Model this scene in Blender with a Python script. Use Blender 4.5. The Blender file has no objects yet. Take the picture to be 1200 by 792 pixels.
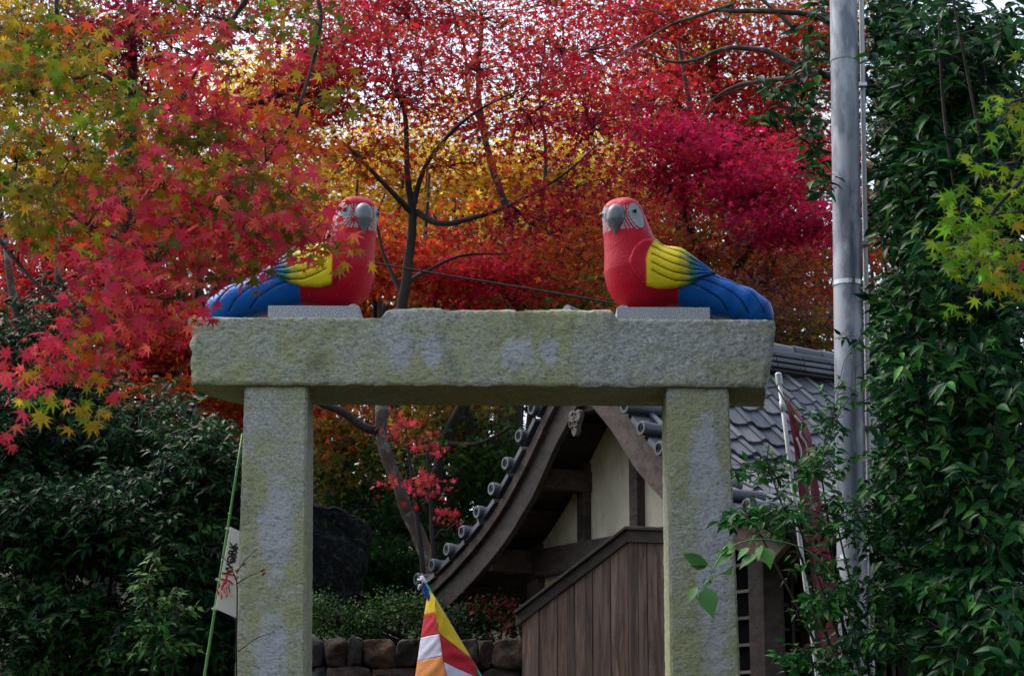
import bpy, bmesh, math, random
import numpy as np
from mathutils import Vector, Matrix, noise as mnoise

rng = np.random.default_rng(7)
random.seed(7)
SC = bpy.context.scene
COL = SC.collection

# ------------------------------------------------------------------ camera, sky, sun, exposure
FPX = 2200.0                      # focal length in pixels of the 1200-wide photograph
PITCH = math.atan(519.0 / 2200.0)
ROLL = math.radians(0.25)
CAM = np.array([0.0, 0.0, 1.6])
cam_d = bpy.data.cameras.new('camera')
cam = bpy.data.objects.new('camera', cam_d)
COL.objects.link(cam)
cam_d.sensor_width = 36.0
cam_d.lens = FPX / 1200.0 * 36.0
cam_d.clip_start = 0.1
cam_d.clip_end = 2000.0
cam_d.dof.use_dof = True
cam_d.dof.focus_distance = 11.0
cam_d.dof.aperture_fstop = 7.0
cam.matrix_world = (Matrix.Translation(Vector(CAM)) @ Matrix.Rotation(math.pi / 2 + PITCH, 4, 'X')
                    @ Matrix.Rotation(ROLL, 4, 'Z'))
SC.camera = cam

SUN_EL, SUN_AZ = math.radians(54), math.radians(-55)     # azimuth from +Y: behind the trees on the left, veiled by thin cloud
world = bpy.data.worlds.new('World')
SC.world = world
world.use_nodes = True
wn, wl = world.node_tree.nodes, world.node_tree.links
wn.clear()
w_out = wn.new('ShaderNodeOutputWorld')
w_bg = wn.new('ShaderNodeBackground')
w_sky = wn.new('ShaderNodeTexSky')
w_sky.sky_type = 'NISHITA'
w_sky.sun_disc = False
w_sky.sun_elevation = SUN_EL
w_sky.sun_rotation = SUN_AZ
w_sky.air_density = 1.0
w_sky.dust_density = 3.0
w_hs = wn.new('ShaderNodeHueSaturation')
w_hs.inputs['Saturation'].default_value = 0.62          # thin overcast: a paler sky
wl.new(w_sky.outputs[0], w_hs.inputs['Color'])
wl.new(w_hs.outputs[0], w_bg.inputs['Color'])
w_bg.inputs['Strength'].default_value = 0.15
wl.new(w_bg.outputs[0], w_out.inputs[0])

sun_d = bpy.data.lights.new('sun', 'SUN')
sun_d.energy = 0.9
sun_d.angle = math.radians(35)
sun_d.color = (1.0, 0.95, 0.86)
sun = bpy.data.objects.new('sun', sun_d)
COL.objects.link(sun)
sdir = Vector((math.sin(SUN_AZ) * math.cos(SUN_EL), math.cos(SUN_AZ) * math.cos(SUN_EL), math.sin(SUN_EL)))
sun.rotation_euler = sdir.to_track_quat('Z', 'Y').to_euler()
sun.location = (0, 0, 30)

SC.view_settings.view_transform = 'Standard'
SC.view_settings.look = 'None'
SC.view_settings.exposure = 1.15
SC.view_settings.gamma = 1.0
SC.view_settings.use_curve_mapping = False
SC.render.engine = 'CYCLES'
SC.cycles.max_bounces = 7
SC.cycles.diffuse_bounces = 4
SC.cycles.glossy_bounces = 2
SC.cycles.transmission_bounces = 4
SC.cycles.use_denoising = True
SC.cycles.caustics_reflective = False
SC.cycles.caustics_refractive = False

# ------------------------------------------------------------------ measuring helpers
_fw = np.array([0, math.cos(PITCH), math.sin(PITCH)])
_up = np.array([0, -math.sin(PITCH), math.cos(PITCH)])
_rt = np.array([1.0, 0, 0])


def ray(px, py):
    a, b = (px - 600) / FPX, -(py - 396) / FPX
    a, b = a * math.cos(ROLL) - b * math.sin(ROLL), a * math.sin(ROLL) + b * math.cos(ROLL)
    return _fw + a * _rt + b * _up


def P(px, py, Y):
    """the point seen at a photograph pixel, standing Y metres away"""
    d = ray(px, py)
    return CAM + d * (Y / d[1])


# ------------------------------------------------------------------ object helpers
def tag(o, label=None, cat=None, group=None, kind=None):
    if label: o['label'] = label
    if cat: o['category'] = cat
    if group: o['group'] = group
    if kind: o['kind'] = kind
    return o


def thing(name, label, cat, loc, group=None):
    o = bpy.data.objects.new(name, None)
    COL.objects.link(o)
    o.empty_display_size = 0.2
    o.location = Vector(loc)
    return tag(o, label, cat, group)


def put_under(o, parent):
    """child keeps world coordinates; things stand unrotated at their base"""
    if parent is None:
        return o
    o.parent = parent
    off = parent.location if parent.parent is None else Vector((0, 0, 0))
    o.matrix_parent_inverse = Matrix.Translation(-off)
    return o


def mesh_obj(name, verts, faces, mat, parent=None, smooth=False, bevel=0.0, color=None):
    me = bpy.data.meshes.new(name)
    me.from_pydata([tuple(map(float, v)) for v in verts], [], [tuple(map(int, f)) for f in faces])
    bm = bmesh.new()
    bm.from_mesh(me)
    bmesh.ops.recalc_face_normals(bm, faces=bm.faces)
    if bevel > 0:
        es = [e for e in bm.edges if len(e.link_faces) == 2 and e.calc_face_angle(0) > 0.5]
        bmesh.ops.bevel(bm, geom=es, offset=bevel, segments=2, affect='EDGES', profile=0.6, clamp_overlap=True)
    bm.to_mesh(me)
    bm.free()
    if smooth:
        me.shade_smooth()
    me.update()
    if mat is not None:
        me.materials.append(mat)
    o = bpy.data.objects.new(name, me)
    COL.objects.link(o)
    put_under(o, parent)
    return o


def link_mesh(name, me, parent=None, matrix=None):
    o = bpy.data.objects.new(name, me)
    COL.objects.link(o)
    if matrix is not None:
        o.matrix_basis = matrix
    put_under(o, parent)
    return o


class MB:
    def __init__(s):
        s.v, s.f = [], []

    def add(s, v, f):
        n = len(s.v)
        s.v += [np.asarray(p, float) for p in v]
        s.f += [[i + n for i in q] for q in f]
        return s

    def box(s, c, ax, ay, az):
        c, ax, ay, az = map(lambda q: np.asarray(q, float), (c, ax, ay, az))
        v = [c + i * ax + j * ay + k * az for i in (-1, 1) for j in (-1, 1) for k in (-1, 1)]
        return s.add(v, [(0, 1, 3, 2), (4, 6, 7, 5), (0, 4, 5, 1), (2, 3, 7, 6), (0, 2, 6, 4), (1, 5, 7, 3)])

    def prism(s, poly, off):
        poly = [np.asarray(p, float) for p in poly]
        off = np.asarray(off, float)
        n = len(poly)
        f = [list(range(n)), list(range(2 * n - 1, n - 1, -1))]
        f += [[i, i + n, (i + 1) % n + n, (i + 1) % n] for i in range(n)]
        return s.add(poly + [p + off for p in poly], f)

    def tube(s, pts, rad, sides=8, cap=True):
        v, f = tube(pts, rad, sides, cap)
        return s.add(v, f)

    def build(s, name, mat, parent=None, **k):
        return mesh_obj(name, s.v, s.f, mat, parent, **k)


def tube(pts, rad, sides=8, cap=True):
    pts = np.asarray(pts, float)
    rad = np.broadcast_to(np.asarray(rad, float), (len(pts),))
    tan = np.gradient(pts, axis=0)
    tan /= np.linalg.norm(tan, axis=1)[:, None] + 1e-9
    ref = np.array([0.31, 0.83, 0.2]) if abs(tan[0][2]) > 0.5 else np.array([0.1, 0.2, 1.0])
    v, f = [], []
    for i, p in enumerate(pts):
        a = np.cross(tan[i], ref); a /= np.linalg.norm(a) + 1e-9
        b = np.cross(tan[i], a)
        ref = np.cross(a, tan[i]) if False else ref
        for k in range(sides):
            t = 2 * math.pi * k / sides
            v.append(p + rad[i] * (math.cos(t) * a + math.sin(t) * b))
    n = len(pts)
    for i in range(n - 1):
        for k in range(sides):
            f.append([i * sides + k, i * sides + (k + 1) % sides, (i + 1) * sides + (k + 1) % sides, (i + 1) * sides + k])
    if cap:
        f.append(list(range(sides))[::-1])
        f.append([(n - 1) * sides + k for k in range(sides)])
    return v, f


def spline(pts, n):
    """Catmull-Rom through rows of pts (any dimension)"""
    p = np.asarray(pts, float)
    p = np.vstack([2 * p[0] - p[1], p, 2 * p[-1] - p[-2]])
    m = len(p) - 3
    out = []
    for t in np.linspace(0, m - 1e-6, n):
        i = int(t); u = t - i
        a, b, c, d = p[i:i + 4]
        out.append(0.5 * ((2 * b) + (c - a) * u + (2 * a - 5 * b + 4 * c - d) * u ** 2 + (3 * b - a - 3 * c + d) * u ** 3))
    return np.array(out)


def fbm(p, scale, octs=4):
    return mnoise.fractal(Vector(p) * scale, 0.9, 2.1, octs, noise_basis='PERLIN_ORIGINAL')


# ------------------------------------------------------------------ materials
class NT:
    def __init__(s, name):
        s.m = bpy.data.materials.new(name)
        s.m.use_nodes = True
        s.t = s.m.node_tree
        s.bsdf = s.t.nodes['Principled BSDF']
        s.out = s.t.nodes['Material Output']
        s.tc = s.n('ShaderNodeTexCoord')
        s.co = s.tc.outputs['Object']

    def n(s, typ, **kw):
        nd = s.t.nodes.new(typ)
        for k, v in kw.items():
            setattr(nd, k, v)
        return nd

    def l(s, a, b):
        s.t.links.new(a, b)

    def noise(s, scale, detail=4, rough=0.55, co=None, dist=0.0):
        nd = s.n('ShaderNodeTexNoise')
        nd.inputs['Scale'].default_value = scale
        nd.inputs['Detail'].default_value = detail
        nd.inputs['Roughness'].default_value = rough
        nd.inputs['Distortion'].default_value = dist
        s.l(co or s.co, nd.inputs['Vector'])
        return nd.outputs['Fac']

    def mapping(s, scale=(1, 1, 1), rot=(0, 0, 0), loc=(0, 0, 0), co=None):
        nd = s.n('ShaderNodeMapping')
        nd.inputs['Scale'].default_value = scale
        nd.inputs['Rotation'].default_value = rot
        nd.inputs['Location'].default_value = loc
        s.l(co or s.co, nd.inputs['Vector'])
        return nd.outputs[0]

    def ramp(s, fac, stops, interp='LINEAR'):
        nd = s.n('ShaderNodeValToRGB')
        cr = nd.color_ramp
        cr.interpolation = interp
        while len(cr.elements) < len(stops):
            cr.elements.new(0.5)
        for e, (p, c) in zip(cr.elements, stops):
            e.position = p
            e.color = (c, c, c, 1) if isinstance(c, (int, float)) else (*c, 1)
        s.l(fac, nd.inputs['Fac'])
        return nd.outputs['Color']

    def mix(s, fac, a, b, mode='MIX'):
        nd = s.n('ShaderNodeMix', data_type='RGBA', blend_type=mode)
        for sock, v in ((nd.inputs[0], fac), (nd.inputs[6], a), (nd.inputs[7], b)):
            if hasattr(v, 'is_output') or isinstance(v, bpy.types.NodeSocket):
                s.l(v, sock)
            elif isinstance(v, (int, float)):
                sock.default_value = v if sock == nd.inputs[0] else (v, v, v, 1)
            else:
                sock.default_value = (*v, 1)
        return nd.outputs[2]

    def math(s, op, a, b=0.0):
        nd = s.n('ShaderNodeMath', operation=op)
        for sock, v in ((nd.inputs[0], a), (nd.inputs[1], b)):
            if isinstance(v, bpy.types.NodeSocket):
                s.l(v, sock)
            else:
                sock.default_value = v
        return nd.outputs[0]

    def base(s, c):
        if isinstance(c, bpy.types.NodeSocket):
            s.l(c, s.bsdf.inputs['Base Color'])
        else:
            s.bsdf.inputs['Base Color'].default_value = (*c, 1)

    def set(s, **kw):
        for k, v in kw.items():
            sock = s.bsdf.inputs[k.replace('_', ' ')]
            if isinstance(v, bpy.types.NodeSocket):
                s.l(v, sock)
            else:
                sock.default_value = v
        return s

    def bump(s, h, strength=0.5, dist=0.01):
        nd = s.n('ShaderNodeBump')
        nd.inputs['Strength'].default_value = strength
        nd.inputs['Distance'].default_value = dist
        s.l(h, nd.inputs['Height'])
        s.l(nd.outputs[0], s.bsdf.inputs['Normal'])
        return s


def wood_mat(name, dark, light, axis='Z', rough=0.75, grey=0.0):
    t = NT(name)
    oi = t.n('ShaderNodeObjectInfo')
    sc = {'Z': (14, 14, 1.2), 'X': (1.2, 14, 14), 'Y': (14, 1.2, 14), 'G': (6, 6, 10)}[axis]
    add = t.n('ShaderNodeVectorMath', operation='ADD')
    t.l(t.co, add.inputs[0])
    sclr = t.n('ShaderNodeVectorMath', operation='SCALE')
    sclr.inputs[0].default_value = (7, 3, 5)
    t.l(oi.outputs['Random'], sclr.inputs['Scale'])
    t.l(sclr.outputs[0], add.inputs[1])
    co = t.mapping(sc, co=add.outputs[0])
    g = t.noise(2.2, 6, 0.65, co, 1.2)
    c = t.ramp(g, [(0.3, dark), (0.72, light)])
    b = t.noise(1.7, 3, 0.5, add.outputs[0])
    c = t.mix(t.ramp(b, [(0.35, 0.0), (0.7, 0.55)]), c, tuple(0.5 * (x + sum(light) / 3) for x in light))
    st = t.ramp(t.noise(1.3, 5, 0.7, co, 0.4), [(0.40, 0.7), (0.52, 0.0)])
    c = t.mix(st, c, tuple(x * 0.6 for x in dark))
    v = t.math('ADD', 0.65, t.math('MULTIPLY', oi.outputs['Random'], 0.7))
    c = t.mix(1.0, c, v, 'MULTIPLY')
    t.base(c)
    t.set(Roughness=rough)
    t.bump(g, 0.5, 0.006)
    return t.m


M = {}
# rough split stone of the gate
t = NT('gate_stone')
big = t.noise(1.6, 5, 0.6)
mid = t.noise(9.0, 5, 0.65)
fine = t.noise(60.0, 5, 0.75)
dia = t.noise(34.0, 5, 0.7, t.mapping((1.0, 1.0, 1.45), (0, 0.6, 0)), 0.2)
c = t.ramp(fine, [(0.30, (0.22, 0.23, 0.21)), (0.47, (0.47, 0.485, 0.45)), (0.66, (0.74, 0.75, 0.72))])
lich = t.ramp(t.math('ADD', t.math('MULTIPLY', big, 0.65), t.math('MULTIPLY', mid, 0.4)), [(0.42, 0.0), (0.60, 0.9)])
c = t.mix(lich, c, t.mix(fine, (0.27, 0.29, 0.11), (0.62, 0.63, 0.33)))
drk = t.ramp(t.noise(3.3, 5, 0.65, t.mapping((1.6, 1.6, 0.55))), [(0.56, 0.0), (0.72, 0.5)])
c = t.mix(drk, c, (0.12, 0.12, 0.10))
sep = t.n('ShaderNodeSeparateXYZ'); t.l(t.co, sep.inputs[0])
mask = None
warp = t.math('MULTIPLY', t.math('SUBTRACT', t.noise(16.0, 6, 0.75), 0.5), 4.2)
for (cx, cz, rx, rz) in ((-0.655, 4.045, 0.075, 0.10), (-0.47, 4.035, 0.06, 0.11), (0.03, 4.03, 0.10, 0.10), (0.22, 4.05, 0.06, 0.085),
                         (-1.35, 3.0, 0.10, 0.30), (-1.36, 2.3, 0.10, 0.25), (1.16, 2.75, 0.10, 0.7), (1.12, 3.4, 0.10, 0.3)):
    dx = t.math('POWER', t.math('DIVIDE', t.math('SUBTRACT', sep.outputs[0], cx), rx), 2.0)
    dz = t.math('POWER', t.math('DIVIDE', t.math('SUBTRACT', sep.outputs[2], cz), rz), 2.0)
    e = t.math('SUBTRACT', t.math('ADD', 1.25, warp), t.math('ADD', dx, dz))
    mask = e if mask is None else t.math('MAXIMUM', mask, e)
pale = t.ramp(mask, [(0.0, 0.0), (0.9, 0.9)])
c = t.mix(pale, c, t.mix(fine, (0.45, 0.47, 0.50), (0.70, 0.71, 0.74)))
t.base(c)
t.set(Roughness=0.9)
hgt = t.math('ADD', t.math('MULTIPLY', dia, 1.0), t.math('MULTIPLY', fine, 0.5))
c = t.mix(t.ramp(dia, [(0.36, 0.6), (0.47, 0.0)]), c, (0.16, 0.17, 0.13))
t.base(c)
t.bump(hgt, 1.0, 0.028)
M['stone'] = t.m

t = NT('granite')
sp = t.noise(150, 2, 0.7)
c = t.ramp(sp, [(0.36, (0.10, 0.105, 0.12)), (0.5, (0.33, 0.34, 0.36)), (0.66, (0.6, 0.6, 0.6))])
t.base(t.mix(t.ramp(t.noise(5, 4), [(0.5, 0.0), (0.8, 0.35)]), c, (0.2, 0.2, 0.17)))
t.set(Roughness=0.6); t.bump(sp, 0.15, 0.003)
M['granite'] = t.m

t = NT('dark_slab_stone')
sp = t.noise(22, 6, 0.7)
t.base(t.ramp(sp, [(0.38, (0.006, 0.007, 0.008)), (0.52, (0.010, 0.012, 0.012)), (0.72, (0.06, 0.07, 0.06))]))
t.set(Roughness=0.95); t.bsdf.inputs['Specular IOR Level'].default_value = 0.1; t.bump(sp, 1.0, 0.06)
M['slab'] = t.m

t = NT('wall_stone')
oi = t.n('ShaderNodeObjectInfo')
sp = t.noise(9, 7, 0.75)
tint = t.ramp(oi.outputs['Random'], [(0.0, (0.10, 0.06, 0.045)), (0.35, (0.07, 0.065, 0.07)), (0.65, (0.17, 0.085, 0.045)), (1.0, (0.09, 0.085, 0.08))])
c = t.mix(t.ramp(sp, [(0.40, 0.9), (0.62, 0.0)]), tint, (0.016, 0.015, 0.014))
c = t.mix(t.ramp(t.noise(3.1, 4), [(0.56, 0.0), (0.68, 0.6)]), c, (0.22, 0.25, 0.22))
t.base(c); t.set(Roughness=0.95); t.bump(sp, 1.0, 0.07)
M['wall_stone'] = t.m

M['wood'] = wood_mat('weathered_wood', (0.013, 0.007, 0.005), (0.095, 0.055, 0.040), 'G')
M['board'] = wood_mat('weathered_boards', (0.030, 0.014, 0.010), (0.20, 0.115, 0.08), 'Z')
M['dark_wood'] = wood_mat('dark_wood', (0.014, 0.008, 0.006), (0.05, 0.028, 0.02), 'G')
M['pale_wood'] = wood_mat('pale_weathered_wood', (0.09, 0.07, 0.055), (0.24, 0.19, 0.15), 'G')

t = NT('plaster')
sp = t.noise(2.2, 5, 0.6)
c = t.ramp(sp, [(0.3, (0.56, 0.49, 0.36)), (0.65, (0.74, 0.67, 0.51))])
c = t.mix(t.ramp(t.noise(6, 5, 0.7, t.mapping((1, 1, 0.4))), [(0.48, 0.0), (0.75, 0.7)]), c, (0.33, 0.27, 0.18))
t.base(c); t.set(Roughness=0.95); t.bump(t.noise(60, 3), 0.2, 0.003)
M['plaster'] = t.m

t = NT('roof_tile')
oi = t.n('ShaderNodeObjectInfo')
sp = t.noise(9, 5, 0.65)
c = t.ramp(oi.outputs['Random'], [(0.0, (0.035, 0.042, 0.058)), (0.6, (0.075, 0.085, 0.108)), (1.0, (0.13, 0.135, 0.15))])
c = t.mix(t.ramp(sp, [(0.45, 0.0), (0.75, 0.6)]), c, (0.04, 0.042, 0.045))
t.base(c); t.set(Roughness=0.42); t.bump(sp, 0.15, 0.006)
M['tile'] = t.m

t = NT('galvanised_steel')
vor = t.n('ShaderNodeTexVoronoi'); vor.inputs['Scale'].default_value = 16
t.l(t.mapping((1, 1, 0.45)), vor.inputs['Vector'])
sp = t.noise(5, 5, 0.65, t.mapping((1, 1, 0.35)))
c = t.mix(t.ramp(sp, [(0.44, 0.0), (0.54, 0.9)]), (0.14, 0.15, 0.175), (0.36, 0.375, 0.395))
c = t.mix(0.3, c, t.ramp(vor.outputs['Distance'], [(0.0, 0.3), (0.8, 0.75)]), 'SOFT_LIGHT')
t.base(c); t.set(Roughness=t.ramp(sp, [(0.4, 0.38), (0.65, 0.6)]), Metallic=0.35)
M['steel'] = t.m


def plain(name, col, rough=0.6, metal=0.0, nz=6.0, amt=0.25, sheen=0.0):
    t = NT(name)
    n1 = t.noise(nz, 4, 0.6)
    c = t.mix(t.ramp(n1, [(0.35, amt), (0.7, 0.0)]), col, tuple(x * 0.55 for x in col))
    t.base(c); t.set(Roughness=rough, Metallic=metal)
    t.bump(n1, 0.1, 0.004)
    M[name] = t.m
    return t.m


plain('white_plastic', (0.62, 0.63, 0.64), 0.4)
plain('sign_white', (0.66, 0.66, 0.68), 0.6, amt=0.12)
plain('bamboo_green', (0.07, 0.22, 0.035), 0.4)
plain('teal_pole', (0.02, 0.30, 0.20), 0.4)
plain('strap_metal', (0.5, 0.5, 0.5), 0.3, 0.9)
plain('cable_black', (0.01, 0.01, 0.01), 0.5)
plain('ink_red', (0.55, 0.02, 0.03), 0.6)
plain('ink_black', (0.015, 0.015, 0.02), 0.6)
plain('beak_grey', (0.15, 0.175, 0.205), 0.38, nz=22, amt=0.7)
plain('beak_black', (0.008, 0.008, 0.010), 0.35)
plain('eye_black', (0.006, 0.006, 0.008), 0.2)
plain('eye_ring', (0.12, 0.14, 0.16), 0.4)
plain('dried_leaf', (0.22, 0.07, 0.025), 0.7)
plain('interior_shade', (0.006, 0.006, 0.007), 1.0)  # near-black: indoor shade put into the colour
M['interior_shade'].node_tree.nodes['Principled BSDF'].inputs['Specular IOR Level'].default_value = 0.02
for nm, cc in (('blue', (0.015, 0.05, 0.32)), ('yellow', (0.72, 0.50, 0.01)), ('red', (0.50, 0.008, 0.02)), ('white', (0.62, 0.58, 0.70)), ('orange', (0.72, 0.25, 0.06))):
    t = NT('flag_' + nm)
    w_ = t.noise(240, 2)
    t.base(t.mix(t.ramp(t.noise(9, 4), [(0.4, 0.25), (0.7, 0.0)]), cc, tuple(x * 0.7 for x in cc)))
    t.set(Roughness=0.75); t.bump(t.math('ADD', w_, t.math('MULTIPLY', t.noise(7, 3, 0.5, None, 1.0), 4.0)), 0.25, 0.01)
    M['flag_' + nm] = t.m
plain('banner_red', (0.20, 0.012, 0.035), 0.8)

t = NT('bark')
sp = t.noise(9, 6, 0.7, t.mapping((1, 1, 0.4)))
t.base(t.ramp(sp, [(0.35, (0.008, 0.006, 0.005)), (0.7, (0.04, 0.03, 0.025))]))
t.set(Roughness=0.9); t.bump(sp, 0.7, 0.02)
M['bark'] = t.m
t = NT('lichen_bark')
sp = t.noise(6, 6, 0.7)
li = t.ramp(t.noise(7.2, 6, 0.75), [(0.52, 0.0), (0.60, 1.0)])
c = t.mix(li, t.ramp(sp, [(0.35, (0.025, 0.016, 0.011)), (0.7, (0.10, 0.068, 0.046))]), t.ramp(sp, [(0.3, (0.09, 0.09, 0.075)), (0.7, (0.20, 0.20, 0.17))]))
t.base(c); t.set(Roughness=0.95); t.bump(sp, 0.8, 0.02)
M['lichen_bark'] = t.m


def leaf_mat(name, trans, rough, spec=0.4, k=1.0):
    t = NT(name)
    at = t.n('ShaderNodeAttribute'); at.attribute_name = 'Col'
    geo = t.n('ShaderNodeNewGeometry')
    v = t.math('ADD', 0.66 * k, t.math('MULTIPLY', geo.outputs['Random Per Island'], 0.68 * k))
    c = t.mix(1.0, at.outputs['Color'], v, 'MULTIPLY')
    t.base(c)
    t.set(Roughness=rough)
    t.bsdf.inputs['Specular IOR Level'].default_value = spec
    tr = t.n('ShaderNodeBsdfTranslucent')
    t.l(c, tr.inputs['Color'])
    mx = t.n('ShaderNodeMixShader'); mx.inputs[0].default_value = trans
    t.l(t.bsdf.outputs[0], mx.inputs[1]); t.l(tr.outputs[0], mx.inputs[2])
    t.l(mx.outputs[0], t.out.inputs['Surface'])
    return t.m


M['maple_leaf'] = leaf_mat('maple_leaf', 0.55, 0.6, 0.08, 0.80)
M['glossy_leaf'] = leaf_mat('glossy_leaf', 0.18, 0.38, 0.08)
M['bright_leaf'] = leaf_mat('bright_leaf', 0.6, 0.6, 0.08, 0.93)  # lighter copy of maple_leaf, the sunlit glow put into its colour
M['dull_leaf'] = leaf_mat('dull_leaf', 0.2, 0.6, 0.2)

t = NT('parrot_paint')
at = t.n('ShaderNodeAttribute'); at.attribute_name = 'Col'
wear = t.noise(16, 5, 0.7)
c = t.mix(t.ramp(wear, [(0.66, 0.0), (0.9, 0.06)]), at.outputs['Color'], (0.4, 0.38, 0.38))
chip = t.ramp(t.noise(48, 3, 0.6), [(0.70, 0.0), (0.74, 0.55)])
c = t.mix(chip, c, (0.38, 0.36, 0.36))
gr = t.ramp(t.noise(5.0, 5, 0.7, t.mapping((1, 1, 0.6))), [(0.50, 0.0), (0.75, 0.4)])
c = t.mix(gr, c, t.mix(0.35, c, (0.05, 0.04, 0.04)))
t.base(c)
t.set(Roughness=t.ramp(wear, [(0.4, 0.36), (0.7, 0.55)]))
ham = t.noise(75, 3, 0.6)
t.bsdf.inputs['Specular IOR Level'].default_value = 0.14
t.bump(ham, 0.55, 0.008)
M['paint'] = t.m

t = NT('earth')
sp = t.noise(1.2, 6, 0.65)
c = t.ramp(sp, [(0.35, (0.02, 0.015, 0.010)), (0.65, (0.06, 0.04, 0.022))])
c = t.mix(t.ramp(t.noise(0.25, 4), [(0.45, 0.0), (0.6, 0.7)]), c, (0.035, 0.05, 0.015))
t.base(c); t.set(Roughness=1.0); t.bump(t.noise(9, 6), 0.6, 0.05)
M['earth'] = t.m


# ------------------------------------------------------------------ ground
def sstep(a, b, x):
    u = np.clip((x - a) / (b - a), 0, 1)
    return u * u * (3 - 2 * u)


def ground_z(x, y):
    x, y = np.asarray(x, float), np.asarray(y, float)
    z = 1.0 * sstep(3.5, 10.2, y)
    terr = sstep(15.45, 15.75, y) * (1 - sstep(-0.3, 0.4, x)) * 1.62
    terr = np.maximum(terr, sstep(18.3, 20.0, y) * 1.62)
    z = z + terr + np.clip(y - 20.5, 0, 60) * 0.17
    return z


xs = np.unique(np.concatenate([np.linspace(-500, -40, 12), np.linspace(-40, -6, 18), np.linspace(-6, 6, 40), np.linspace(6, 40, 18), np.linspace(40, 500, 12)]))
ys = np.unique(np.concatenate([np.linspace(-500, -20, 12), np.linspace(-20, 10, 24), np.linspace(10, 22, 60), np.linspace(22, 80, 30), np.linspace(80, 700, 14)]))
gx, gy = np.meshgrid(xs, ys)
gz = ground_z(gx, gy)
gz = gz + np.where(np.abs(gx) < 40, 0.04 * np.sin(gx * 1.7 + gy) * np.cos(gy * 1.3), 0)
nxg = len(xs)
gv = np.stack([gx, gy, gz], -1).reshape(-1, 3)
gf = [(j * nxg + i, j * nxg + i + 1, (j + 1) * nxg + i + 1, (j + 1) * nxg + i) for j in range(len(ys) - 1) for i in range(nxg - 1)]
tag(mesh_obj('ground', gv, gf, M['earth'], smooth=True), kind='structure')

# ------------------------------------------------------------------ the stone gate
LX0, LX1, LZ0, LZ1, LY0, LY1 = -1.885, 1.547, 3.84, 4.25, 10.70, 11.30
gate = thing('stone_gate', 'rough granite post and lintel gate carrying two painted parrots', 'gate', (-0.15, 10.95, 1.0))


def lintel_mesh():
    nxs = 330
    prof = []                                  # (depth fraction, height fraction, which)
    nf, nb = 44, 16
    for i in range(nf): prof.append((0, i / nf))
    for i in range(nb): prof.append((i / nb, 1))
    for i in range(10): prof.append((1, 1 - i / 10))
    for i in range(nb): prof.append((1 - i / nb, 0))
    npf = len(prof)
    V = []
    for ix in range(nxs + 1):
        u = ix / nxs
        for (d, h) in prof:
            x0 = LX0 + 0.30 * max(0, d - 0.15) ** 1.7 + 0.03 * (0.5 - h) * (1 - d)
            x1 = LX1 - 0.03 * (1 - h) + 0.02 * d
            x0 += 0.018 * fbm((h * 3, d * 2, 1.7), 1.5)
            x1 += 0.02 * fbm((h * 3, d * 2, 9.7), 1.5)
            x = x0 + (x1 - x0) * u
            y = LY0 + (LY1 - LY0) * d
            z = LZ0 + (LZ1 - LZ0) * h
            # chips and split-face relief
            n1 = fbm((x, y, z), 9, 5)
            n2 = fbm((x + 7, y, z * 1.5), 28, 3)
            rx = min(min(u, 1 - u) * 3.4 / 0.05, 1)
            eh = min(min(h, 1 - h) / 0.06, 1)
            ed = min(min(d, 1 - d) / 0.05, 1)
            if d == 0:
                y += -0.006 * n1 - 0.005 * n2 + 0.014 * (1 - eh) ** 2 + 0.02 * (1 - rx) ** 2
            if h == 1:
                m = float(sstep(-0.775, -0.735, x) * (1 - sstep(0.575, 0.63, x)))
                r = 0.05 + 0.022 * fbm((x * 0.8, 3.1, y), 3.2, 4) - 0.012 * float(sstep(0.2, 0.6, x))
                if -0.42 < x < -0.33 or 0.02 < x < 0.07: r -= 0.012
                z += m * max(r, 0.012) + 0.003 * n2 - 0.008 * (1 - ed) ** 2 - 0.012 * (1 - rx) ** 2
            elif d == 0 and h > 0.8:
                m = float(sstep(-0.775, -0.735, x) * (1 - sstep(0.575, 0.63, x)))
                r = 0.05 + 0.022 * fbm((x * 0.8, 3.1, y), 3.2, 4) - 0.012 * float(sstep(0.2, 0.6, x))
                z += m * max(r, 0.012) * (h - 0.8) / 0.2
            if h == 0:
                z += 0.004 * n1
            if d == 1:
                y += 0.01 * n1
            # broken lower right corner
            k = max(0.0, (x - 1.47) / 0.08) * max(0.0, (0.35 - h) / 0.35) * (1 - d)
            y += 0.06 * k
            x -= 0.05 * k
            V.append((x, y, z))
    F = []
    for ix in range(nxs):
        for k in range(npf):
            a, b = ix * npf + k, ix * npf + (k + 1) % npf
            F.append((a, b, b + npf, a + npf))
    # end caps
    for ix in (0, nxs):
        ring = [ix * npf + k for k in range(npf)]
        c = np.mean([V[i] for i in ring], axis=0)
        ci = len(V); V.append(tuple(c + np.array([(-1 if ix == 0 else 1) * 0.015, 0, 0])))
        for k in range(npf):
            F.append((ring[k], ring[(k + 1) % npf], ci))
    return V, F


lv, lf = lintel_mesh()
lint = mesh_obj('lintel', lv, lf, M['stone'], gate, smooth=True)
lint.data.set_sharp_from_angle(angle=math.radians(48))


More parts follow.
